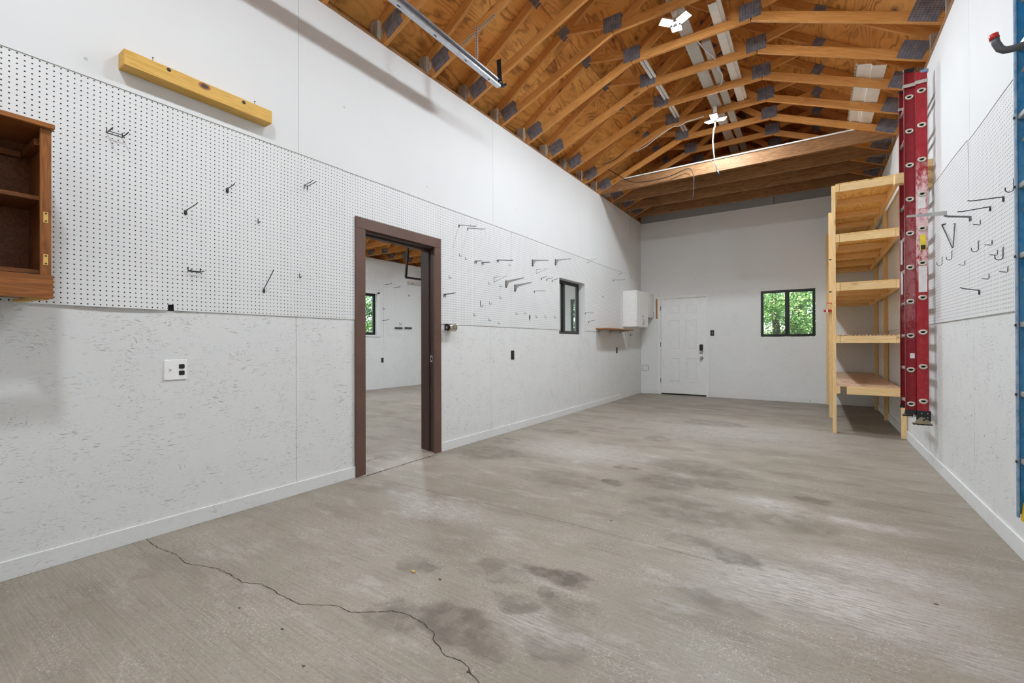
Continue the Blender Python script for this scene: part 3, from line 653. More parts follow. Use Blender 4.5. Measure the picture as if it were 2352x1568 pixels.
# loft joists at the back
for k, y in enumerate((7.65, 8.26, 8.87, 9.482)):
    o = lumber('loft_joist', (XL+.004, y, 3.893), (XR+.02, y, 3.893), .038, .184, (0, 0, 1), 'joist')
    tag(o, ['weathered front joist of the loft carrying a white metal strip', 'weathered loft joist second from the white metal strip', 'weathered loft joist third from the white metal strip', 'weathered loft joist close to the end wall'][k], 'joist', 'loft joists')
p0, p1 = onp(1420, 415, 1, 7.62), onp(1980, 303, 1, 7.62)
tag(MB().box(p0.x, p1.x, 7.612, 7.631, 3.9862, 4.004).build('metal_strip', 'white'), 'thin white metal strip along the top of the front joist', 'strip')
ldk = thing('loft_deck', 'plywood loft floor lying on the weathered joists', 'loft', (-1.1, 8.8, 3.986))
for a, b in ((-2.82, -1.62), (-1.618, -.40), (-.398, .55)): box('plywood_sheet', 'joistply', a, b, 7.632, 9.93, 3.9862, 4.0, ldk)
# ---- things stored on the trusses
tag(lumber('ceiling_board', (-1.13, 4.35, 4.505), (-1.13, 9.6, 4.505), .13, .02, (0, 0, 1), 'greyboard'), 'long grey board on the trusses carrying the lamps', 'board')
tag(lumber('ceiling_board', (-.985, 5.4, 4.512), (-.985, 9.5, 4.512), .09, .03, (0, 0, 1), 'greyboard'), 'narrower grey board on the trusses beside the lamp board', 'board')
m = MB(); x, z = -.80, 4.494
prof = [(-.06, .045), (-.06, 0), (.02, 0), (.02, .018), (.055, .018), (.055, .045), (.052, .045), (.052, .021), (.017, .021), (.017, .003), (-.057, .003), (-.057, .045)]
m.prism([(x+a, 4.82, z+b) for a, b in prof], (0, 2.18, 0)); tag(m.build('siding_strip', 'vinyl'), 'narrow white vinyl siding strip lying on the truss chords', 'siding')
for xo in (-1.705, -1.66):
    tag(MB().tube([(xo, 5.25, 4.512), (xo+.01, 6.4, 4.512), (xo, 7.5, 4.512)], .018, 10).build('conduit_pipe', 'white', None, True), 'white plastic pipe over the trusses, the one of the pair nearer the %s' % ('doorway wall' if xo < -1.7 else 'lamp board'), 'pipe', 'pair of white pipes')
sl = -.6/1.446
def sidz(x): return 4.40+sl*(x+.51)+.10
pr = []
for a, b in [(.40, .0), (.415, .022), (.42, .0), (.50, .016), (.535, .016), (.54, .0), (.66, .018)]: pr.append((a, sidz(a)+b))
sd = thing('vinyl_siding', 'wide white vinyl siding lying on the truss slope near the ladder', 'siding', (.53, 7.0, 4.05))
MB().prism([(a, 6.1, z) for a, z in pr]+[(a, 6.1, z-.003) for a, z in pr[::-1]], (0, 1.9, 0)).build('siding_face', 'vinyl', sd)
for k in range(24): box('nail_slot', 'hole', .403, .408, 6.13+k*.077, 6.16+k*.077, sidz(.404)-.0042, sidz(.404)-.0028, sd)

# ---- LED lamps
def lamp(loc, az, label, led='led'):
    t = thing('led_lamp', label, 'lamp', loc, 'three panel lamps under the ridge'); x, y, z = loc
    MB().tube([(x, y, 4.495), (x, y, 4.47), (x, y, z+.05)], [.03, .028, .028], 12).build('socket', 'white', t, True)
    hub = MB().tube([(x, y, z+.06), (x, y, z+.04), (x, y, z+.0), (x, y, z-.012)], [.02, .034, .034, .026], 14).build('hub', 'alu', t, True)
    for a in az:
        ca, sa = math.cos(a), math.sin(a); tl = math.radians(9); d = Vector((ca*math.cos(tl), sa*math.cos(tl), math.sin(tl))); s_ = Vector((-sa, ca, 0)); n = d.cross(s_)
        if n.z > 0: n = -n
        c0 = Vector((x, y, z+.0))+d*.035; w, L, h = .044, .105, .012
        def slab_(m, a0, a1, hw, t0, t1):
            m.prism([c0+d*a0-s_*hw+n*t0, c0+d*a1-s_*hw+n*t0, c0+d*a1+s_*hw+n*t0, c0+d*a0+s_*hw+n*t0], n*(t1-t0))
        m = MB(); slab_(m, 0, L+.012, w+.006, -h, 0); wing = m.build('wing', 'alu', t)
        m = MB(); slab_(m, .008, L+.004, w, .0005, .003); m.build('lit_panel', led, wing)
        m = MB()
        for k in range(6): slab_(m, .012+k*.018, .016+k*.018, w, -h-.014, -h)
        m.build('cooling_fins', 'alu', wing)
    return t
R_ = math.radians
lamp((-1.13, 4.64, 4.305), [R_(-19), R_(96), R_(214)], 'lit three panel lamp with no cable hanging below it', 'led_hi')
lamp((-1.145, 6.935, 4.29), [R_(30), R_(150), R_(270)], 'lit three panel lamp with a white cable hanging below it')
lamp((-1.13, 2.30, 4.305), [R_(10), R_(130), R_(250)], 'lit three panel lamp above the garage door track', 'led_lo')
lamp((-1.13, 0.0, 4.305), [R_(-19), R_(96), R_(214)], 'unseen three panel lamp added beside the garage door to brighten the near wall')  # added out of view to brighten the near wall panels
lamp2 = [(-6.15, 8.2, 3.1), (-6.15, 5.9, 3.1), (-6.15, 3.4, 3.1), (-6.15, .9, 3.1)]  # unseen lamps added to brighten the adjoining bay
for li, l in enumerate(lamp2):
    t = lamp((l[0], l[1], 4.39), [R_(0), R_(120), R_(240)], 'unseen three panel lamp added to light the adjoining bay, %s from its end wall' % ORD[li]); t['group'] = 'added lamps of the adjoining bay'
    t.location = (l[0], l[1], 3.25)
# ---- cables
def cable(name, pts, r, mat, label):
    P = [Vector(p) for p in pts]; Q = []
    for i in range(len(P)-1):
        a, b, c, d = P[max(i-1, 0)], P[i], P[i+1], P[min(i+2, len(P)-1)]
        for k in range(6):
            t = k/6; Q.append(.5*((2*b)+(c-a)*t+(2*a-5*b+4*c-d)*t*t+(3*b-a-3*c+d)*t**3))
    Q.append(P[-1]); o = MB().tube(Q, r, 6).build(name, mat, None, True)
    return tag(o, label, 'cable')
pc = lambda L, Y: [onp(u, v, 1, Y) for u, v in L]
cw = thing('hanging_cable', 'white lamp cable hanging down with a black plug', 'cable', onp(1651, 402, 1, 6.935))
MB().tube([Vector((-1.145, 6.935, 4.279))]+[onp(u, v, 1, 6.935) for u, v in [(1642, 290), (1639, 300), (1637, 325), (1639, 350), (1642, 375), (1648, 394)]], .009, 8).build('cord', 'cable_w', cw, True)
q = onp(1651, 400, 1, 6.935); MB().tube([q+Vector((-.02, 0, .05)), q+Vector((0, 0, 0)), q+Vector((.005, 0, -.02))], .018, 8).build('plug', 'blackp', cw, True)
c3 = lambda x, y: (1380+x*.185, 180+y*.185)
cable('power_cable', pc([c3(*q) for q in ((30,1085),(45,1060),(110,1040),(200,990),(320,890))], 6.95), .006, 'cable_b', 'black cable clipped along a sloping truss chord')
cable('power_cable', pc([c3(*q) for q in ((60,1110),(200,1190),(370,1280),(600,1275),(850,1215),(1000,1150),(1090,1118),(1140,1160),(1155,1250),(1150,1380),(1140,1490))], 7.56), .007, 'cable_b', 'black cable drooping over the front loft joist')
cable('power_cable', pc([c3(*q) for q in ((430,910),(560,840),(690,740),(890,605),(970,590),(1060,540),(1160,510),(1280,470))], 6.93), .006, 'cable_w', 'white cable running along the truss to the far lamp')
cable('power_cable', [onp(u, v, 2, 4.47) for u, v in ((1600,92),(1612,106),(1625,120),(1641,134),(1650,158),(1659,172),(1657,191),(1648,200))], .007, 'cable_w', 'white cable looped along the lamp board')

# ---- garage door track
tr = thing('door_track', 'galvanised garage door track hung under the trusses', 'track', (-2.62, 3.69, 3.72))
m = MB(); xw, z0 = -2.645, 3.70
prof = [(0, 0), (.05, 0), (.05, .016), (.047, .016), (.047, .003), (.003, .003), (.003, .072), (.038, .072), (.038, .060), (.041, .060), (.041, .075), (0, .075)]
m.prism([(xw+a, YF+.3, z0+b) for a, b in prof], (0, 3.69-YF-.3, 0)); m.build('channel', 'galv', tr)
for y in (2.35, 2.75, 3.15, 3.5): box('slot', 'hole', xw+.02, xw+.03, y, y+.035, z0-.0006, z0+.0004, tr)
e = onp(1147, 187, 0, -2.6)
bp_ = [Vector((-2.6, 3.66, 3.96)), Vector((-2.6, 3.667, 3.86)), Vector((-2.6, 3.675, 3.78)), Vector((-2.6, 3.69, 3.735)), Vector((-2.6, 3.72, 3.718)), Vector((-2.6, 3.752, 3.728)), Vector((-2.6, 3.762, 3.765))]
sb = MB().ribbon(bp_, (1, 0, 0), .05, .005).build('stop_bracket', 'black', tr)
for q in ((-2.592, 3.70, 3.735), (-2.61, 3.70, 3.735)): MB().tube([q, (q[0], q[1]-.02, q[2]+.01)], .007, 8).build('bolt', 'galv', sb, True)
lumber('hanger_strap', (-2.605, 3.31, 3.775), (-2.605, 3.31, 4.10), .03, .003, (0, 1, 0), 'strap', tr, 0)
a, b = onp(1062, 103, 1, 3.312), onp(1137, 33, 1, 3.312)
lumber('hanger_angle', a, b, .03, .003, (0, 1, 0), 'strap', tr, 0)

# ================================================================ WALL FITTINGS, LEFT WALL
# timber block
tb = thing('timber_block', 'honey coloured timber block bolted to the upper wall', 'timber', (XL, 1.26, 2.63))
lumber('beam', (XL+.0445, .853, 2.688), (XL+.0445, 1.66, 2.688), .089, .089, (0, 0, 1), 'timber', tb, .004)
for u, v in ((388, 160), (560, 235)):
    q = onL(u, v, .089); MB().tube([q+Vector((.0012, 0, 0)), q+Vector((-.004, 0, 0))], .011, 10).build('screw_head', 'dwire', tb, True)
for u, v in ((351, 137), (585, 245)):
    q = onL(u, v, .07); q.z = 2.731; MB().tube([q, q+Vector((0, 0, .024)), q+Vector((0, 0, .025)), q+Vector((0, 0, .027))], [.0016, .0016, .005, .005], 8).build('nail', 'dwire', tb)

q = onL(470, 198, .0895); m = MB(); m.prism([(q.x-.001, q.y+.021*math.cos(k*.3927), q.z+.012*math.sin(k*.3927)) for k in range(16)], (.0014, 0, 0)); kt = m.build('knot', 'dkbrown', tb)
m = MB(); m.prism([(q.x-.001, q.y+.034*math.cos(k*.3927), q.z+.02*math.sin(k*.3927)) for k in range(16)], (.0009, 0, 0)); m.build('knot_ring', 'plywood_edge', kt)
# brown open cabinet at the near end
cb = thing('open_cabinet', 'dark brown open wall cabinet with two shelves at the pegboard end', 'cabinet', (XL, .1, 1.32))
X0, X1, y0, y1 = XL+.013, XL+.335, -.28, .528
box('side_panel', 'cab', X0, X1-.016, y1-.02, y1, 1.345, 2.09, cb, .001); box('side_panel', 'cab', X0, X1-.016, y0, y0+.02, 1.345, 2.09, cb, .001)
box('back_panel', 'cab', X0, X0+.008, y0+.02, y1-.02, 1.345, 2.09, cb)
lumber('top_panel', ((X0+X1)/2+.01, y0-.008, 2.10), ((X0+X1)/2+.01, y1+.008, 2.10), X1-X0+.025, .022, (0, 0, 1), 'cabfront', cb)
lumber('shelf', ((X0+X1)/2-.02, y0+.02, 1.782), ((X0+X1)/2-.02, y1-.02, 1.782), X1-X0-.06, .02, (0, 0, 1), 'cab', cb)
lumber('bottom_shelf', ((X0+X1)/2-.012, y0+.02, 1.445), ((X0+X1)/2-.012, y1-.02, 1.445), X1-X0-.03, .02, (0, 0, 1), 'cab', cb)
lumber('face_frame', (X1-.008, y1-.018, 1.43), (X1-.008, y1-.018, 2.088), .036, .018, (1, 0, 0), 'cabfront', cb, .001); lumber('face_frame', (X1-.008, y0+.018, 1.43), (X1-.008, y0+.018, 2.088), .036, .018, (1, 0, 0), 'cabfront', cb, .001)
lumber('front_rail', (X1+.004, y0, 1.378), (X1+.004, y1+.004, 1.378), .02, .105, (0, 0, 1), 'cabfront', cb, .001)
lumber('cleat', ((X0+.05), y1-.035, 2.03), (X1-.03, y1-.035, 2.03), .03, .03, (0, 0, 1), 'cab', cb); lumber('cleat', (X0+.02, y0+.03, 2.03), (X0+.02, y1-.05, 2.03), .03, .03, (0, 0, 1), 'cab', cb)
lumber('bottom_cleat', (X0+.08, y1-.07, 1.327), (X1+.0, y1-.02, 1.327), .03, .014, (0, 0, 1), 'timber', cb)
for z in (1.665, 1.475):
    hg = box('hinge', 'brass', X1+.0005, X1+.004, y1-.026, y1-.010, z, z+.05, cb, .001)
    for dz in (.008, .042): MB().tube([(X1+.003, y1-.018, z+dz), (X1+.0055, y1-.018, z+dz)], .004, 8).build('screw', 'dwire', hg)

# electrical plates
def plate2():
    a, b = onL(375, 826), onL(434, 871); y0, y1, z0, z1 = 1.062, 1.182, .905, 1.026
    t = thing('wall_plate', 'white two gang plate with a toggle switch and duplex outlet', 'switch plate', (XL, (y0+y1)/2, z0))
    box('cover', 'white', XL, XL+.007, y0, y1, z0, z1, t, .003)
    yc, zc = (y0+y1)/2, (z0+z1)/2
    s_ = box('switch_slot', 'white', XL+.007, XL+.0085, yc-.036, yc-.024, zc-.014, zc+.014, t); MB().prism([(XL+.008, yc-.034, zc-.006), (XL+.02, yc-.033, zc+.006), (XL+.02, yc-.033, zc+.012), (XL+.008, yc-.034, zc+.006)], (0, .008, 0)).build('toggle', 'white', s_)
    for dz in (-.0195, .0195):
        m = MB(); n = 20; pts = []
        for k in range(n):
            an = 2*math.pi*k/n; pts.append((XL+.007, yc+.030+max(-.0145, min(.0145, .018*math.cos(an))), zc+dz+max(-.0135, min(.0135, .017*math.sin(an)))))
        m.prism(pts, (.0025, 0, 0)); s = m.build('outlet_face', 'blackp', t)
        for dy in (-.006, .006): box('slot', 'hole', XL+.0094, XL+.0098, yc+.030+dy-.001, yc+.030+dy+.001, zc+dz, zc+dz+.008, s)
    for dy in (-.030, .030): MB().tube([(XL+.0068, yc+dy, zc), (XL+.008, yc+dy, zc)], .003, 8).build('screw', 'alu', t)
plate2()
def outlet(c, nrm, ax, label, kind='outlet'):
    """single black plate; c centre, nrm +-1 along axis ax (0:x, 1:y)"""
    t = thing('electric_outlet' if kind == 'outlet' else 'light_switch', label, kind, c); x, y, z = c
    def bx(n, mat, du0, du1, dz0, dz1, d0, d1, par, bev=.0):
        if ax == 0: a, b = sorted((x+nrm*d0, x+nrm*d1)); return box(n, mat, a, b, y+du0, y+du1, z+dz0, z+dz1, par, bev)
        a, b = sorted((y+nrm*d0, y+nrm*d1)); return box(n, mat, x+du0, x+du1, a, b, z+dz0, z+dz1, par, bev)
    bx('cover', 'blackp', -.036, .036, -.058, .058, 0, .006, t, .002)
    if kind == 'outlet':
        for dz in (-.02, .02):
            s = bx('outlet_face', 'black', -.016, .016, dz-.013, dz+.013, .006, .009, t, .003)
            for du in (-.006, .006): bx('slot', 'zinc', du-.001, du+.001, dz, dz+.007, .009, .0094, s)
    else:
        s = bx('switch_slot', 'white', -.006, .006, -.013, .013, .006, .0075, t); bx('toggle', 'white', -.004, .004, -.002, .010, .0075, .016, s)
    return t
q = onL(1177, 815); outlet((XL, q.y, .968), 1, 0, 'black outlet below the pegboard between the doorway and window')
q = onL(1416.5, 804); outlet((XL, q.y, .975), 1, 0, 'black outlet under the wooden plank shelf')
outlet((-1.716, YB, 1.317), -1, 1, 'black light switch beside the white panel door', 'switch')
outlet((X2, 7.49, .705), 1, 0, 'black outlet on the far wall of the adjoining bay')
# access panel on the end wall
ap = thing('access_panel', 'small square access cover low on the end wall', 'access panel', (-3.10, YB, .5)); 
box('cover', 'osb', -3.165, -3.04, YB-.004, YB, .505, .618, ap)
m = MB()
for a, b, c, e in ((-3.171, -3.165, .499, .624), (-3.04, -3.034, .499, .624), (-3.165, -3.04, .499, .505), (-3.165, -3.04, .618, .624)): m.box(a, b, YB-.006, YB, c, e)
m.build('frame', 'grey', ap)
tag(lumber('wood_strip', (-2.84, YB-.012, 1.645), (-2.84, YB-.012, 2.075), .035, .02, (0, 1, 0), 'plywood_edge'), 'bare orange wood strip between white cabinet and door casing', 'strip')

# pencil sharpener
ps = thing('pencil_sharpener', 'chrome pencil sharpener screwed to the wall beside the doorway', 'sharpener', (XL, 3.55, 1.23))
box('mount', 'dkgrey', XL, XL+.02, 3.505, 3.56, 1.255, 1.325, ps, .004)
MB().tube([(XL+.055, 3.50, 1.285), (XL+.055, 3.52, 1.285), (XL+.055, 3.525, 1.285), (XL+.055, 3.60, 1.285), (XL+.055, 3.605, 1.285)], [.036, .042, .042, .042, .034], 20).build('drum', 'chrome', ps, True)
MB().tube([(XL+.055, 3.488, 1.285), (XL+.055, 3.499, 1.285)], [.034, .034], 18).build('face_plate', 'black', ps)
MB().tube([(XL+.055, 3.484, 1.285), (XL+.055, 3.488, 1.285)], [.016, .016], 14).build('pencil_hole', 'chrome', ps)
MB().tube([(XL+.055, 3.605, 1.285), (XL+.055, 3.62, 1.285), (XL+.075, 3.625, 1.315), (XL+.08, 3.64, 1.32)], .005, 8).build('crank', 'nickel', ps, True)

# white cabinets in the corner
wc = thing('white_cabinet', 'large white wall cabinet with two bar handles in the corner', 'cabinet', (XL, 9.17, 1.447))
wy0, wy1 = 8.825, 9.555
box('body', 'melamine', XL+.001, XL+.265, wy0, wy1, 1.447, 2.172, wc, .001)
ym = (wy0+wy1)/2
for y0, y1, hy in ((wy0+.002, ym-.0015, ym-.03), (ym+.0015, wy1-.002, ym+.03)):
    d = box('door', 'melamine', XL+.267, XL+.285, y0, y1, 1.449, 2.170, wc, .002)
    MB().tube([(XL+.285, hy, 1.5), (XL+.308, hy, 1.51), (XL+.312, hy, 1.55), (XL+.308, hy, 1.59), (XL+.285, hy, 1.6)], .005, 8).build('handle', 'nickel', d, True)
box('catch', 'dkgrey', XL+.286, XL+.292, ym-.03, ym+.03, 1.655, 1.668, wc)
for z in (1.53, 2.09): box('hinge', 'zinc', XL+.262, XL+.270, wy0-.002, wy0+.003, z, z+.03, wc)
ws = thing('white_cabinet', 'smaller white wall cabinet next to the larger one', 'cabinet', (XL, 9.75, 1.665))
box('body', 'melamine', XL+.001, XL+.265, wy1+.002, YB-.003, 1.665, 2.19, ws, .001)
d = box('door', 'melamine', XL+.267, XL+.285, wy1+.004, YB-.006, 1.667, 2.188, ws, .002); MB().tube([(XL+.285, YB-.06, 1.70), (XL+.31, YB-.06, 1.71), (XL+.312, YB-.06, 1.76), (XL+.285, YB-.06, 1.80)], .005, 8).build('handle', 'nickel', d, True)

# plank shelf on brackets
pk = thing('plank_shelf', 'brown wooden plank shelf on metal brackets below the pegboard', 'shelf', (XL, 8.1, 1.33))
lumber('plank', (XL+.125, 7.43, 1.372), (XL+.125, 8.75, 1.372), .24, .022, (0, 0, 1), 'plywood_edge', pk)
for y in (7.55, 8.08, 8.6):
    MB().prism([(XL, y, 1.36), (XL+.2, y, 1.36), (XL+.2, y, 1.35), (XL+.05, y, 1.335), (XL+.02, y, 1.31), (XL, y, 1.30)], (0, .012, 0)).build('bracket', 'zinc', pk)

# ---------------------------------------------------------------- pegboard hooks
GL = 'pegboard hooks on the doorway wall'; GR = 'pegboard hooks on the ladder wall'
def place(side, u, v):
    return (onL(u, v, .007), 1) if side == 'L' else (onR(u, v, .007), -1)
def mount(m, p, sx, r, y2=0):   # clip that enters two holes
    m.tube([p+Vector((-.004*sx, 0, .0)), p+Vector((.004*sx, 0, .0)), p+Vector((.004*sx, 0, -.025)), p+Vector((-.004*sx, 0, -.025))], r, 6)
def hook(side, kind, base, tip, label, mat='wire', r=.0028, name='pegboard_hook'):
    p, sx = place(side, *base); m = MB()
    if kind == 'L':        # small L hook: wire down the board, short arm out
        m.tube([p+Vector((-.003*sx, 0, .032)), p+Vector((.003*sx, 0, .030)), p+Vector((.003*sx, 0, .004)), p+Vector((.006*sx, 0, 0)), p+Vector((.036*sx, 0, .008))], r*.85, 6)
    elif kind == 'J':
        h, w = .075, .032; r *= .85; P = [p+Vector((-.003*sx, 0, .004)), p+Vector((.004*sx, 0, 0))]+[p+Vector((.004*sx, 0, -h*.7))]
        for k in range(7): an = math.pi*k/6; P.append(p+Vector(((.004+w/2-w/2*math.cos(an))*sx, 0, -h*.7-w/2*math.sin(an))))
        P.append(P[-1]+Vector((0, 0, .012))); m.tube(P, r, 6)
    elif kind in ('long', 'dbl'):
        q = onp(tip[0], tip[1], 1, p.y); d = q-p
        if d.length > .32: d = d*(.32/d.length)
        for dy in ((0,) if kind == 'long' else (-.0127, .0127)):
            o = Vector((0, dy, 0)); mount(m, p+o, sx, r*1.15); m.tube([p+o, p+o+d*.12, p+o+d*.86-Vector((0, 0, .004)), p+o+d], r, 6)
        if kind == 'dbl': m.tube([p+Vector((.004*sx, -.0127, 0)), p+Vector((.004*sx, .0127, 0))], r, 6)
        else: m.box(p.x-.003, p.x+.003, p.y-.008, p.y+.008, p.z-.022, p.z+.003)
    elif kind == 'prong':
        w = .033; q = onp(tip[0], tip[1], 1, p.y); d = q-p
        for dy in (0, w*2):
            o = Vector((0, dy, 0)); m.tube([p+o+Vector((0, 0, .025)), p+o, p+o+d*.3, p+o+d], r*1.2, 6)
        m.tube([p, p+Vector((0, w*2, 0))], r*1.2, 6); m.tube([p+d*.35, p+d*.35+Vector((0, w*2, 0))], r, 6)
    elif kind == 'tri':
        q = onp(tip[0], tip[1], 1, p.y); lo = p+Vector((0, 0, -.055)); P = [p+Vector((-.004*sx, 0, 0)), p+Vector((.003*sx, 0, 0)), q, lo+Vector((.003*sx, 0, 0)), lo+Vector((-.004*sx, 0, 0))]
        m.tube(P, r, 6); m.tube([p+Vector((.003*sx, 0, 0)), lo+Vector((.003*sx, 0, 0))], r, 6)
    o = m.build(name, mat, None, True); tag(o, label, 'hook', GL if side == 'L' else GR); return o
SM = 'small wire L hook on the pegboard between doorway and window'
for b in ((1055,589),(1068.4,597),(1031.5,639.6),(1148,659),(1121.7,653),(1168.8,611),(1148,685.5),(1124,699),(1088.4,725.7),(1122.8,737),(1144.2,744),(1184.8,722),(1204.3,721),(1230.7,729),(1251.4,729),(1273,730)): hook('L', 'L', b, None, SM)
for b in ((592.3,513),(688,637.7)): hook('L', 'L', b, None, 'small wire L hook on the pegboard between cabinet and doorway', 'dwire', .003)
hook('L', 'L', (1384,683), None, 'small wire L hook on the pegboard above the plank shelf', 'dwire')
hook('L', 'prong', (245,305), (259,293), 'twin pronged wire holder below the honey timber block', 'dwire', .0024)
hook('L', 'prong', (432,622), (441,619), 'twin pronged wire holder above the small black hole', 'dwire', .0024)
hook('L', 'long', (521.7,434), (539,421), 'short dark clip hook high on the pegboard left of the doorway', 'dwire', .003)
hook('L', 'long', (426,484), (454,465), 'longer clip hook below the short dark clip hook', 'dwire', .003)
hook('L', 'dbl', (702,427), (722,415), 'double arm wire hook beside the pegboard seam', 'wire', .003)
hook('L', 'long', (606,664), (628.4,619), 'steep upward wire arm on the lower pegboard', 'dwire', .003)
for b, t_ in (((1054,516.3),(1093.7,519)), ((1074,523.6),(1113.7,525.2))): hook('L', 'long', b, t_, 'long straight peg hook high beside the doorway casing', 'dwire', .0034)
for b, t_ in (((1092,599.4),(1107,598)), ((1108,602.8),(1125,601))): hook('L', 'dbl', b, t_, 'short double arm hook right of the doorway casing')
hook('L', 'dbl', (1143,597), (1178,597), 'long double arm hook near the pegboard seam')
for b, t_ in (((1346,597),(1370,593)), ((1231.4,619),(1259.5,616)), ((1134.3,637),(1165,633))): hook('L', 'tri', b, t_, 'thin triangular wire loop hook on the pegboard', 'wire', .0022)
for b, t_ in (((1243.4,638.4),(1256,634)), ((1256,641),(1269,637)), ((1268,644),(1283.6,638.4))): hook('L', 'long', b, t_, 'short dark peg hook in the row beside the small window', 'dwire', .003)
hook('L', 'long', (1227.3,668), (1252.6,667), 'long thin peg hook below the row of short peg hooks')
hook('L', 'dbl', (1021,676), (1045,671.7), 'double arm hook close to the brown casing', 'dwire')
hook('L', 'J', (1103.3,691), None, 'dark J hook in the middle of the doorway wall pegboard', 'dwire', .0035)
for b, t_, l in (((1344,718),(1363,718),'straight peg hook right of the small window'), ((1352,738),(1366,735),'tilted peg hook just above the plank shelf'), ((1421.5,629.5),(1430.6,626),'short peg hook at the top end of the pegboard'), ((1408,642.7),(1435.8,641.5),'long thin peg hook above the white cabinet'), ((1448,768),(1453.5,767.5),'tiny dark peg under the white cabinet')): hook('L', 'long', b, t_, l, 'dwire')
ck_ = thing('spring_clip', 'black spring clip hanging from the pegboard beside the small window', 'clip', onL(1217, 733, .01)); q = onL(1217, 723, .012)
MB().tube([q, q-Vector((0, 0, .03)), q-Vector((0, 0, .06))], [.006, .009, .005], 8).build('body', 'blackp', ck_, True); MB().tube([q-Vector((0, 0, .06)), q-Vector((0, .01, .075)), q-Vector((0, 0, .09)), q-Vector((0, -.01, .075)), q-Vector((0, 0, .06))], .003, 6).build('ring', 'dwire', ck_, True)
def bracket(base, tip, label):
    p, sx = place('L', *base); q = onp(tip[0], tip[1], 1, p.y); L = min(.36, q.x-p.x); dz = q.z-p.z
    t = thing('shelf_bracket', label, 'bracket', p, 'grey shelf brackets on the pegboard')
    MB().prism([p+Vector((.002, 0, .004)), p+Vector((L, 0, dz)), p+Vector((L, 0, dz-.012)), p+Vector((.06, 0, -.022)), p+Vector((.035, 0, -.04)), p+Vector((.02, 0, -.075)), p+Vector((.002, 0, -.08))], (0, .004, 0)).build('arm', 'zinc', t)
    box('back_flange', 'dkgrey', p.x, p.x+.004, p.y-.012, p.y+.014, p.z-.085, p.z+.006, t)
    for dz_ in (-.03, -.065): MB().tube([(p.x+.004, p.y-.004, p.z+dz_), (p.x+.008, p.y-.004, p.z+dz_)], .006, 8).build('screw', 'nickel', t)
for b, t_ in (((1222.7,597),(1260,596.4)), ((1275.5,596),(1312,593))): bracket(b, t_, 'grey metal shelf bracket in the upper pair on the pegboard')
for b, t_ in (((1162,645),(1203,636.6)), ((1182.5,654.5),(1221,647))): bracket(b, t_, 'grey metal shelf bracket in the lower pair on the pegboard')
# right wall hooks
for b, t_ in (((2305.9,452),(2222,461)), ((2275.5,474.5),(2199,486))): hook('R', 'long', b, t_, 'long dark peg hook high on the pegboard between the ladders', 'dwire', .0032)
hook('R', 'dbl', (2230,498), (2168,495), 'pale double arm hook beside the grey bracket bar', 'wire', .0035)
hook('R', 'long', (2250.5,667), (2205,660), 'dark tilted peg hook low on the ladder wall pegboard', 'dwire', .0032)
for b in ((2253,516),(2280,563),(2292.5,586),(2217.5,609),(2316.6,625),(2273,641)): hook('R', 'L', b, None, 'small wire L hook on the pegboard between the ladders')
for b in ((2249,553),(2188,576),(2165,590),(2306,568)): hook('R', 'J', b, None, 'J shaped wire hook on the pegboard between the ladders', 'dwire')
hook('R', 'J', (2331,410), None, 'dark J hook tucked behind the blue ladder rail', 'dwire')
m = MB(); a, b, c = onR(2163,516,.012), onR(2189,568,.03), onR(2193,513,.012)
m.tube([onR(2171,510,.003), onR(2172,514,.01), a, b+Vector((0,.02,0)), b, c, onR(2189,514,.003)], .0035, 6); tag(m.build('wire_loop', 'dwire', None, True), 'large V shaped wire loop beside the red ladder', 'hook', GR)
p = onR(2177, 487, .003); q = onp(2082, 497, 1, p.y)
gb = thing('bracket_bar', 'grey metal bracket bar reaching across the red ladder', 'bracket', p)
MB().prism([p+Vector((0, 0, .012)), q+Vector((0, 0, .008)), q+Vector((0, 0, -.006)), p+Vector((-.03, 0, -.022)), p+Vector((0, 0, -.028))], (0, .004, 0)).build('arm', 'zinc', gb); box('back_flange', 'dwire', p.x-.004, p.x, p.y-.012, p.y+.014, p.z-.03, p.z+.016, gb)

# ================================================================ SHELVING UNIT
sh = thing('lumber_shelving', 'tall pine shelving unit with five plywood shelves along the wall', 'shelving', (.55, 8.35, 0))
SX0, SX1 = .225, .86
posts = [6.862, 8.235, 9.86]
for y in posts: lumber('post', (SX0-.004, y, 0), (SX0-.004, y, 3.05), .089, .038, (1, 0, 0), 'pine', sh)
for y in (6.842, 8.345, 9.54): lumber('wall_post', (SX1+.012, y, 0), (SX1+.012, y, 3.05 if y < 7 else 3.0), .038, .05, (1, 0, 0), 'pine', sh)
zs = [.49, 1.108, 1.748, 2.345, 2.962]
for i, z in enumerate(zs):
    zc = z+.0445
    lumber('side_rail', (SX0+.034, 6.80, zc), (SX0+.034, 9.90, zc), .038, .089, (0, 0, 1), 'pine', sh); lumber('side_rail', (SX1-.034, 6.80, zc), (SX1-.034, 9.90, zc), .038, .089, (0, 0, 1), 'pine', sh)
    xa, xb = (SX0+.054, SX1-.054)
    if i == 0: xa = SX0+.11
    lumber('end_rail', (SX0+.056 if i else SX0+.115, 6.781 if i == 0 else 6.82, zc), (SX1-.054 if i else SX1-.01, 6.781 if i == 0 else 6.82, zc), .036, .089, (0, 0, 1), 'pine', sh)
    for y in (7.55, 8.3, 9.05, 9.88): lumber('cross_rail', (xa, y, zc), (xb, y, zc), .038, .085, (0, 0, 1), 'pine', sh)
    box('shelf_deck', 'deckply' if i == 0 else 'shelfply', SX0+.016, SX1-.014, 6.80, 9.93, z+.0895, z+.1015, sh)
rb = random.Random(3); x = SX0+.03; dk = [o for o in sh.children if o.name.startswith('shelf_deck')][1]
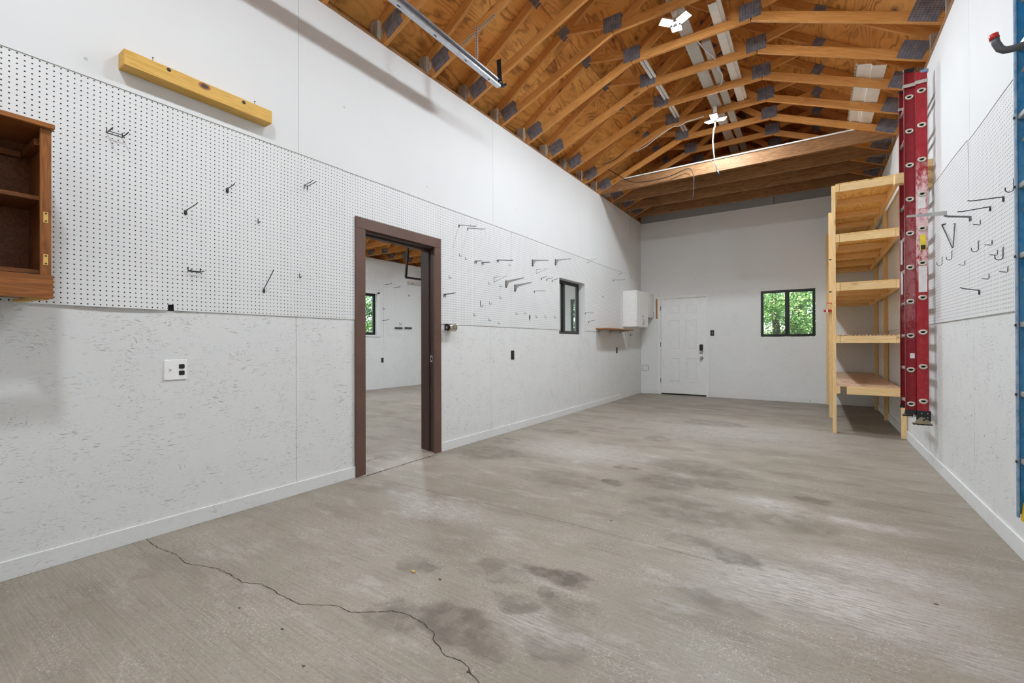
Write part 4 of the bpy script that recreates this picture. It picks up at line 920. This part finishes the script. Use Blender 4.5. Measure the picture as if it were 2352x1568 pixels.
while x < SX1-.06:
    w = rb.uniform(.008, .03); box('edge_mark', 'bluemark', x, x+w, 6.7985, 6.7999, 1.2, 1.2075, dk); x += w+rb.uniform(.006, .02)
for z, y in ((2.34, 8.19), (1.86, 8.19)): box('post_mark', 'lprint', SX0-.022, SX0+.012, 8.1895, 8.1904, z, z+.018, sh)
rc = thing('red_clip', 'red spring clip hooked on the shelving post', 'clip', (.2, 8.2, 1.65))
q = onp(1908, 713, 1, 8.155); 
MB().tube([q+Vector((-.085, 0, 0)), q+Vector((-.06, 0, .002)), q+Vector((0, 0, 0)), q+Vector((.02, 0, -.005))], [.022, .024, .022, .015], 10, sy=.8).build('body', 'redp', rc, True)
MB().tube([q+Vector((-.05, 0, .115)), q+Vector((.0, 0, .112)), q+Vector((.02, 0, .09)), q+Vector((.022, 0, .02))], .006, 8).build('hook_wire', 'redp', rc, True)
box('grip_band', 'label_w', q.x-.055, q.x-.035, q.y-.026, q.y-.018, q.z-.018, q.z+.018, rc)

# ================================================================ RED EXTENSION LADDER
def d_ring(m, c, wx, hz, y0, y1, tube=.0055, seg=22):
    pts = []
    for k in range(seg):
        an = 2*math.pi*k/seg; zz = math.sin(an); pts.append(Vector((c[0]+wx*math.cos(an), (y0+y1)/2, c[2]+(hz*zz if zz < 0 else hz*.62*zz))))
    pts.append(pts[0].copy()); pts.append(pts[1].copy()); m.tube(pts, tube, 6, False); return m
ld = thing('extension_ladder', 'red fibreglass extension ladder hung on the pegboard wall', 'ladder', (.78, 5.31, .48))
Zb, Zt = .5, 3.515
def rail(name, xa, xb, y, z0, z1, mat, facing, par):
    # channel: web facing -y or +y, flanges back
    m = MB(); t = .004; f = .03
    ya = y; d = 1 if facing < 0 else -1
    lo, hi = sorted((ya, ya+d*t)); m.box(xa, xb, lo, hi, z0, z1)
    lo, hi = sorted((ya+d*t, ya+d*f)); m.box(xa, xa+t, lo, hi, z0, z1); m.box(xb-t, xb, lo, hi, z0, z1)
    return m.build(name, mat, par, bev=.0015)
yn, yf = 5.31, 5.75
# base section (next to the wall) and fly section in front
r1 = rail('rail', .766, .846, yn, Zb, Zt, 'red', -1, ld); r2 = rail('rail', .780, .852, yf, Zb, Zt, 'red', 1, ld)
# fly rails: near one shows its channel side
m = MB().box(.690, .694, yn, yn+.034, Zb+.01, Zt+.03).box(.760, .764, yn+.006, yn+.034, Zb+.01, Zt+.03).box(.694, .760, yn+.012, yn+.016, Zb+.01, Zt+.03); r3 = m.build('rail', 'shaded_red', ld, bev=.001)
r4 = rail('rail', .706, .775, yf, Zb+.01, Zt+.03, 'shaded_red', 1, ld)
zr = [3.345-.305*k for k in range(10)]
for k, z in enumerate(zr):
    for xc, rl, yy, off in ((.808, r1, yn, 0), (.727, r3, yn+.012, -.03)):
        zz = z+off
        m = MB(); d_ring(m, (xc, yy-.003, zz), .0235, .0195, yy-.006, yy, .0075); m.build('rung_ferrule', 'cream', rl, True)
        m = MB(); pts = []
        for j in range(16):
            an = 2*math.pi*j/16; s_ = math.sin(an); pts.append((xc+.019*math.cos(an), yy-.0022, zz+(.016*s_ if s_ < 0 else .009*s_)))
        m.prism(pts, (0, .0015, 0)); m.build('rung_hollow', 'hole', rl)
        MB().tube([(xc, yy+.006, zz), (xc+.006, yf-.006, zz)], .016, 10).build('rung', 'alu', ld, True)
    MB().tube([(.722, yf-.012, z-.03), (.722, yf-.004, z-.03)], .018, 12).build('rung_ferrule', 'cream', r4, True)
box('end_cap', 'blackp', .686, .768, yn-.002, yn+.04, Zt+.022, Zt+.05, ld, .004); box('end_cap', 'lblue', .80, .856, yn-.002, yn+.04, Zt-.02, Zt+.012, ld, .006); box('end_cap', 'blackp', .70, .78, yf-.03, yf+.004, Zt+.022, Zt+.045, ld, .004); box('end_cap', 'blackp', .702, .78, yf-.03, yf+.004, Zb-.016, Zb+.012, ld, .003)
g1 = MB().box(.683, .765, yn-.010, yn-.004, 3.395, 3.425).box(.765, .85, yn-.010, yn-.004, 3.405, 3.435).box(.683, .687, yn-.010, yn+.03, 3.395, 3.425).build('rail_guide', 'alu', ld, bev=.001)
MB().box(.698, .762, yf-.042, yf-.036, 3.36, 3.385).build('rail_guide', 'alu', ld)
box('warning_label', 'label_y', .793, .832, yn-.0022, yn-.0004, 1.93, 2.065, ld); box('label_print', 'lprint', .797, .828, yn-.0028, yn-.0023, 1.935, 1.975, bpy.data.objects['warning_label'])
box('worn_label', 'label_w', .781, .838, yn-.0022, yn-.0004, 1.56, 1.79, ld); box('worn_label', 'label_w', .780, .830, yn-.0022, yn-.0004, 2.30, 2.42, ld)
box('rail_sticker', 'label_w', .722, .754, yn+.0098, yn+.0116, .975, 1.02, ld); box('rail_sticker', 'label_w', .712, .728, yf-.0345, yf-.0315, 1.58, 1.80, ld); box('rail_sticker', 'label_w', .712, .726, yf-.0345, yf-.0315, 1.87, 2.10, ld)
for x in (.706, .748):
    for z in (1.46, 1.54): MB().tube([(x, yn+.0125, z), (x, yn+.009, z)], .004, 8).build('rivet', 'alu', r3)
# feet
ft = thing('ladder_shoe', '', '', (0, 0, 0)); bpy.data.objects.remove(ft)
f1 = box('shoe_bracket', 'blackp', .764, .858, yn-.006, yn+.04, Zb-.078, Zb+.012, ld, .003)
for x in (.795, .835):
    for z in (Zb-.01, Zb-.045): MB().tube([(x, yn-.005, z), (x, yn-.009, z)], .004, 8).build('rivet', 'alu', f1)
def pad(x0, x1, z0, y, par):
    xm = (x0+x1)/2; n = 8; bot = [(x0+(x1-x0)*k/n, y, z0+(.006 if k % 2 else 0)) for k in range(n+1)]
    MB().prism(bot+[(x1, y, z0+.012), (xm+.02, y, z0+.07), (xm-.02, y, z0+.07), (x0, y, z0+.012)], (0, .006, 0)).build('shoe_plate', 'tan', par)
    MB().prism(bot, (0, .07, 0)) if False else None
    box('shoe_tread', 'tan', x0, x1, y, y+.07, z0+.004, z0+.012, par)
pad(.738, .866, .385, yn-.016, f1); MB().tube([(.80, yn-.022, .43), (.826, yn-.022, .45)], .006, 8).build('shoe_pin', 'blackp', f1, True)
f2 = box('shoe_bracket', 'blackp', .688, .764, yn+.0, yn+.04, Zb-.03, Zb+.014, ld, .003); pad(.676, .762, .448, yn+.05, f2)
MB().tube([(.70, yn-.004, .452), (.742, yn-.004, .452), (.746, yn-.004, .475)], .004, 8).build('shoe_clip', 'alu', f2, True)
# wooden ladder hanger
wh = thing('ladder_hanger', 'pine ladder hanger block fixed to the wall behind the red ladder', 'bracket', (.88, 5.46, 2.5))
box('wall_block', 'pine', .858, XR-.0005, 5.43, 5.515, 2.505, 2.70, wh, .003); box('wall_block', 'pine', .866, XR-.0005, 5.44, 5.50, 2.7005, 2.765, wh, .003)
lumber('arm', (.640, 5.485, 2.636), (.857, 5.485, 2.636), .085, .095, (0, 0, 1), 'pine', wh)

# ================================================================ BLUE STEPLADDER AND HOOK
bs = thing('step_ladder', 'blue fibreglass stepladder hung on the wall with grey steps', 'ladder', (.8, 2.7, .34))
yb, ya = 2.894, 2.43
for y, d in ((yb, -1), (ya, 1)):
    m = MB().box(.755, .835, min(y, y+.004*-d), max(y, y+.004*-d), .36, 3.0); w = m.build('rail', 'blue', bs)
    lo, hi = sorted((y+.004*-d, y-.03*-d)) if False else sorted((y+.004, y-.010) if d < 0 else (y-.004, y+.010))
    MB().box(.745, .755, lo, hi, .345, 3.0).build('rail_edge', 'lblue', w, bev=.003)
    m = MB().box(.84, .885, min(y, y+.02*-d), max(y, y+.02*-d), .40, 2.95); m.build('rear_rail', 'blue', bs, bev=.002)
for k, v in enumerate((-40, 119, 277, 435, 594, 751, 909, 1062)):
    z = onp(2332, v, 1, yb).z
    s = MB().box(.757, .832, ya+.006, yb-.002, z, z+.022).build('step', 'alu', bs, bev=.002)
    for yy in (yb-.03,): MB().tube([(.745, yb-.014, z+.008), (.740, yb-.014, z+.008)], .006, 8).build('rivet', 'dwire', s, True)
    MB().ribbon([(.80, yb-.012, z-.004), (.79, yb-.03, z-.05), (.772, yb-.012, z-.10)], (1, 0, 0), .014, .003).build('step_brace', 'tan', s)
box('top_cap', 'blackp', .735, .89, ya-.02, yb+.02, 3.0, 3.06, bs, .006)
for y in (yb, ya): MB().prism([(.757, y-.03, .335), (.835, y-.03, .335), (.835, y-.03, .43), (.79, y-.03, .44), (.765, y-.03, .41)], (0, .028, 0)).build('foot', 'yellow', bs)
uh = thing('utility_hook', 'grey rubber coated wall hook with a red tip over the blue ladder', 'hook', (XR, 2.62, 2.35))
P = [Vector((XR, 2.60, 2.375))]+[onp(u, v, 1, 2.60) for u, v in ((2385, 92), (2352, 103), (2325, 112), (2308, 115), (2297, 112), (2288, 100), (2284, 88))]
MB().tube(P, .0135, 12).build('arm', 'grey', uh, True)
d = (P[-1]-P[-2]).normalized(); MB().tube([P[-1]-d*.004, P[-1]+d*.016], .0155, 12).build('tip_cap', 'redp', uh, True)
box('base_plate', 'grey', XR-.012, XR, 2.57, 2.63, 2.28, 2.43, uh, .004)

# ================================================================ ADJOINING BAY BITS
hb = thing('hanging_bracket', 'dark angle iron bracket hanging in the adjoining bay', 'bracket', onp(932, 636, 0, -5.5))
a, b, c = onp(938, 560, 0, -5.5), onp(932, 637, 0, -5.5), onp(985, 644, 0, -5.5); a = a+(a-b)*((3.2-a.z)/(a.z-b.z))
lumber('upright', a, b, .03, .03, (1, 0, 0), 'black', hb, 0); lumber('cross_bar', b, c, .03, .03, (1, 0, 0), 'black', hb, 0)
a, b = onp(937, 649, 0, X2+.03), onp(1000, 658, 0, X2+.03)
wl_ = thing('wall_ledge', 'short wooden ledge on the far wall of the adjoining bay', 'shelf', ((a+b)/2)); lumber('board', a, b, .06, .06, (0, 0, 1), 'greyboard', wl_); box('stain', 'redp', a.x+.031, a.x+.034, a.y+.12, a.y+.16, a.z-.02, a.z+.01, wl_)
for u, v, kx in ((884, 654, 'long'), (904, 661, 'long'), (938, 680, 'L'), (880, 710, 'L'), (878, 736, 'long'), (918, 745, 'L')):
    p = onp(u, v, 0, X2+.008); m = MB()
    if kx == 'long': m.tube([p, p+Vector((.02, 0, 0)), p+Vector((.22, 0, .01)), p+Vector((.25, 0, .03))], .006, 6)
    else: m.tube([p+Vector((0, 0, .05)), p, p+Vector((.06, 0, 0)), p+Vector((.07, 0, .03))], .005, 6)
    tag(m.build('pegboard_hook', 'dwire', None, True), 'wire hook on the pegboard of the adjoining bay', 'hook', 'hooks in the adjoining bay')
a = onp(897, 738, 0, X2+.01); b = onp(897, 771, 0, X2+.01)
tag(lumber('rule_strip', a, b, .03, .012, (1, 0, 0), 'vinyl'), 'pale vertical strip on the pegboard of the adjoining bay', 'strip')
for u in (914, 936):
    p = onp(u, 753, 0, X2+.01); t = thing('tool_rack', 'small dark tool rack on the pegboard of the adjoining bay', 'rack', p, 'tool racks in the adjoining bay')
    box('bar', 'zinc', X2+.006, X2+.03, p.y-.12, p.y+.12, p.z-.02, p.z+.012, t)
    for k in range(6): box('peg', 'dwire', X2+.03, X2+.06, p.y-.11+k*.042, p.y-.10+k*.042, p.z-.025, p.z+.02, t)

# ================================================================ OUTSIDE
gd = tag(box('ground', 'grass', -60, 60, -30, 70, -.4, -.14), 'grass lawn outside the windows', 'ground', kind='structure')
def leaves(n, rad, z0, z1, seed, s0=.04, s1=.085):
    rr = random.Random(seed); mb = MB(); cl = []
    for _ in range(60):
        an, q = rr.uniform(0, 6.283), rad*.8*math.sqrt(rr.random()); cl.append((q*math.cos(an), q*math.sin(an), rr.uniform(z0, z1), rr.uniform(.3, .6)))
    for i in range(n):
        c = cl[i % len(cl)]; d = Vector((rr.gauss(0, 1), rr.gauss(0, 1), rr.gauss(0, .4)))*c[3]*.6; p = Vector(c[:3])+d
        h = math.hypot(p.x, p.y)
        if h > rad: p.x *= rad/h; p.y *= rad/h
        p.z = max(z0-.2, p.z)
        a = Vector((rr.gauss(0, 1), rr.gauss(0, 1), rr.gauss(0, .35))).normalized(); b = Vector((rr.gauss(0, 1), rr.gauss(0, 1), rr.gauss(0, .5))); b = (b-a*b.dot(a)).normalized()
        s_ = rr.uniform(s0, s1); nn = a.cross(b)*s_*.18
        mb.add([p-a*s_*.5, p+b*s_*.38+nn, p+a*s_*.6, p-b*s_*.38+nn], [(0, 1, 2), (0, 2, 3)])
    return mb
def tree(x, y, seed, h, r, trunk, mat, label, lean=.2, low=1.0, n=19000):
    t = thing('tree', label, 'tree', (x, y, -.14), 'trees outside the windows'); rr = random.Random(seed); P = []
    for k in range(7): f = k/6; P.append((x+lean*f*f, y+.05*math.sin(f*3), -.14+f*h*.8))
    tk = MB().tube(P, [trunk*(1-.55*k/6) for k in range(7)], 10).build('trunk', 'bark', t, True)
    for k in range(5):
        q = Vector(P[2+k % 4]); an = rr.uniform(0, 6.3); L = r*rr.uniform(.4, .75); MB().tube([q, q+Vector((math.cos(an)*L*.5, math.sin(an)*L*.5, L*.35)), q+Vector((math.cos(an)*L, math.sin(an)*L, L*.55))], [trunk*.35, trunk*.22, trunk*.08], 7).build('branch', 'bark', tk, True)
    mb = leaves(n, r, low, h, seed); mb.v = [v+Vector((x, y, -.14)) for v in mb.v]; o = mb.build('foliage', mat, t); o['kind'] = 'stuff'; return t
def shrub(x, y, seed, h, r, mat, label):
    t = thing('shrub', label, 'shrub', (x, y, -.14), 'shrubs outside the windows')
    MB().tube([(x, y, -.14), (x+.05, y, h*.5), (x, y+.05, h*.8)], [.04, .03, .015], 7).build('stem', 'bark', t, True)
    mb = leaves(2600, r, .1, h, seed, .05, .09); mb.v = [v+Vector((x, y, -.14)) for v in mb.v]; o = mb.build('foliage', mat, t); o['kind'] = 'stuff'
xa = onp(1799, 770, 1, 14.6).x; xb = onp(1829, 770, 1, 17.9).x
tree(xa-.12, 14.6, 1, 5.2, 1.45, .12, 'leaf', 'bright maple with a leaning trunk outside the end wall window', -.3, 1.2)
tree(xb, 17.9, 2, 6.5, 1.6, .2, 'leaf2', 'thick trunked shade tree outside the end wall window', .1, 1.5)
tree(-3.75, 17.6, 3, 6.5, 1.5, .18, 'leaf', 'leafy tree beside the shade tree, toward the adjoining bay', .2, .9)
tree(3.2, 17.4, 4, 6.5, 1.5, .18, 'leaf', 'leafy tree beside the shade tree, beyond the shelving wall', .2, .9)
tree(-2.1, 21.6, 5, 8, 1.75, .18, 'leaf', 'sunlit tree behind the shade tree, nearer the adjoining bay', .2, .3, 20000)
tree(1.5, 21.6, 15, 8, 1.75, .18, 'leaf2', 'deep green tree behind the shade tree, nearer the shelving wall', .2, .3, 20000)
tree(-.4, 25.4, 16, 9, 1.95, .2, 'leaf', 'tall sunlit tree at the back of the wood', .2, .1, 21000); tree(-4.4, 25.4, 17, 9, 1.95, .2, 'leaf2', 'tall deep green tree at the back of the wood', .2, .1, 21000)
tree(3.6, 25.4, 18, 9, 1.95, .2, 'leaf2', 'tall dark tree at the back corner of the wood', .2, .1, 21000)
tree(-6.0, 12.6, 6, 5.2, 1.3, .12, 'leaf', 'leafy tree close outside the adjoining end window', .1, .3)
tree(-7.2, 16.2, 9, 7, 1.9, .16, 'leaf2', 'deep green tree behind the one at the adjoining end window', .2, .1, 20000)
tree(-11.8, 8.4, 7, 5.5, 1.5, .14, 'leaf2', 'leafy tree close outside the far side window', .2, .4)
tree(-14.6, 10.6, 8, 7, 1.8, .16, 'leaf', 'sunlit tree behind the one at the far side window', .2, .1, 20000); tree(-14.4, 6.4, 19, 7, 1.4, .16, 'leaf', 'slender tree beside the one at the far side window', .2, .1)
shrub(-1.55, 15.2-3.2, 31, .7, .35, 'leaf2', 'low shrub close outside the end wall, toward the adjoining bay'); shrub(.95, 12.2, 32, .7, .35, 'leaf', 'low shrub close outside the end wall, beyond the shelving')

# ---- bits on the floor
q = onG(949, 1314); o = MB().prism([(q.x-.012, q.y-.004, .001), (q.x+.012, q.y-.005, .001), (q.x+.011, q.y+.005, .001), (q.x-.011, q.y+.004, .001)], (0, 0, .006)).build('wood_chip', 'timber'); tag(o, 'small orange wood chip lying on the concrete', 'wood chip')
for i, (u, v) in enumerate(((1010, 1330), (550, 1397), (648, 1445), (697, 1530), (1075, 1543), (2150, 1388), (1404, 1196))):
    q = onG(u, v); rr = random.Random(i); n = 7; P = []
    for k in range(n):
        an = 6.283*k/n; P.append((q.x+rr.uniform(.003, .012)*math.cos(an), q.y+rr.uniform(.0015, .006)*math.sin(an), .001+rr.uniform(0, .001)))
    tag(MB().prism(P, (0, 0, .0012)).build('leaf_crumb', 'bark'), 'dry brown leaf crumb lying on the concrete', 'leaf', 'leaf crumbs on the concrete')
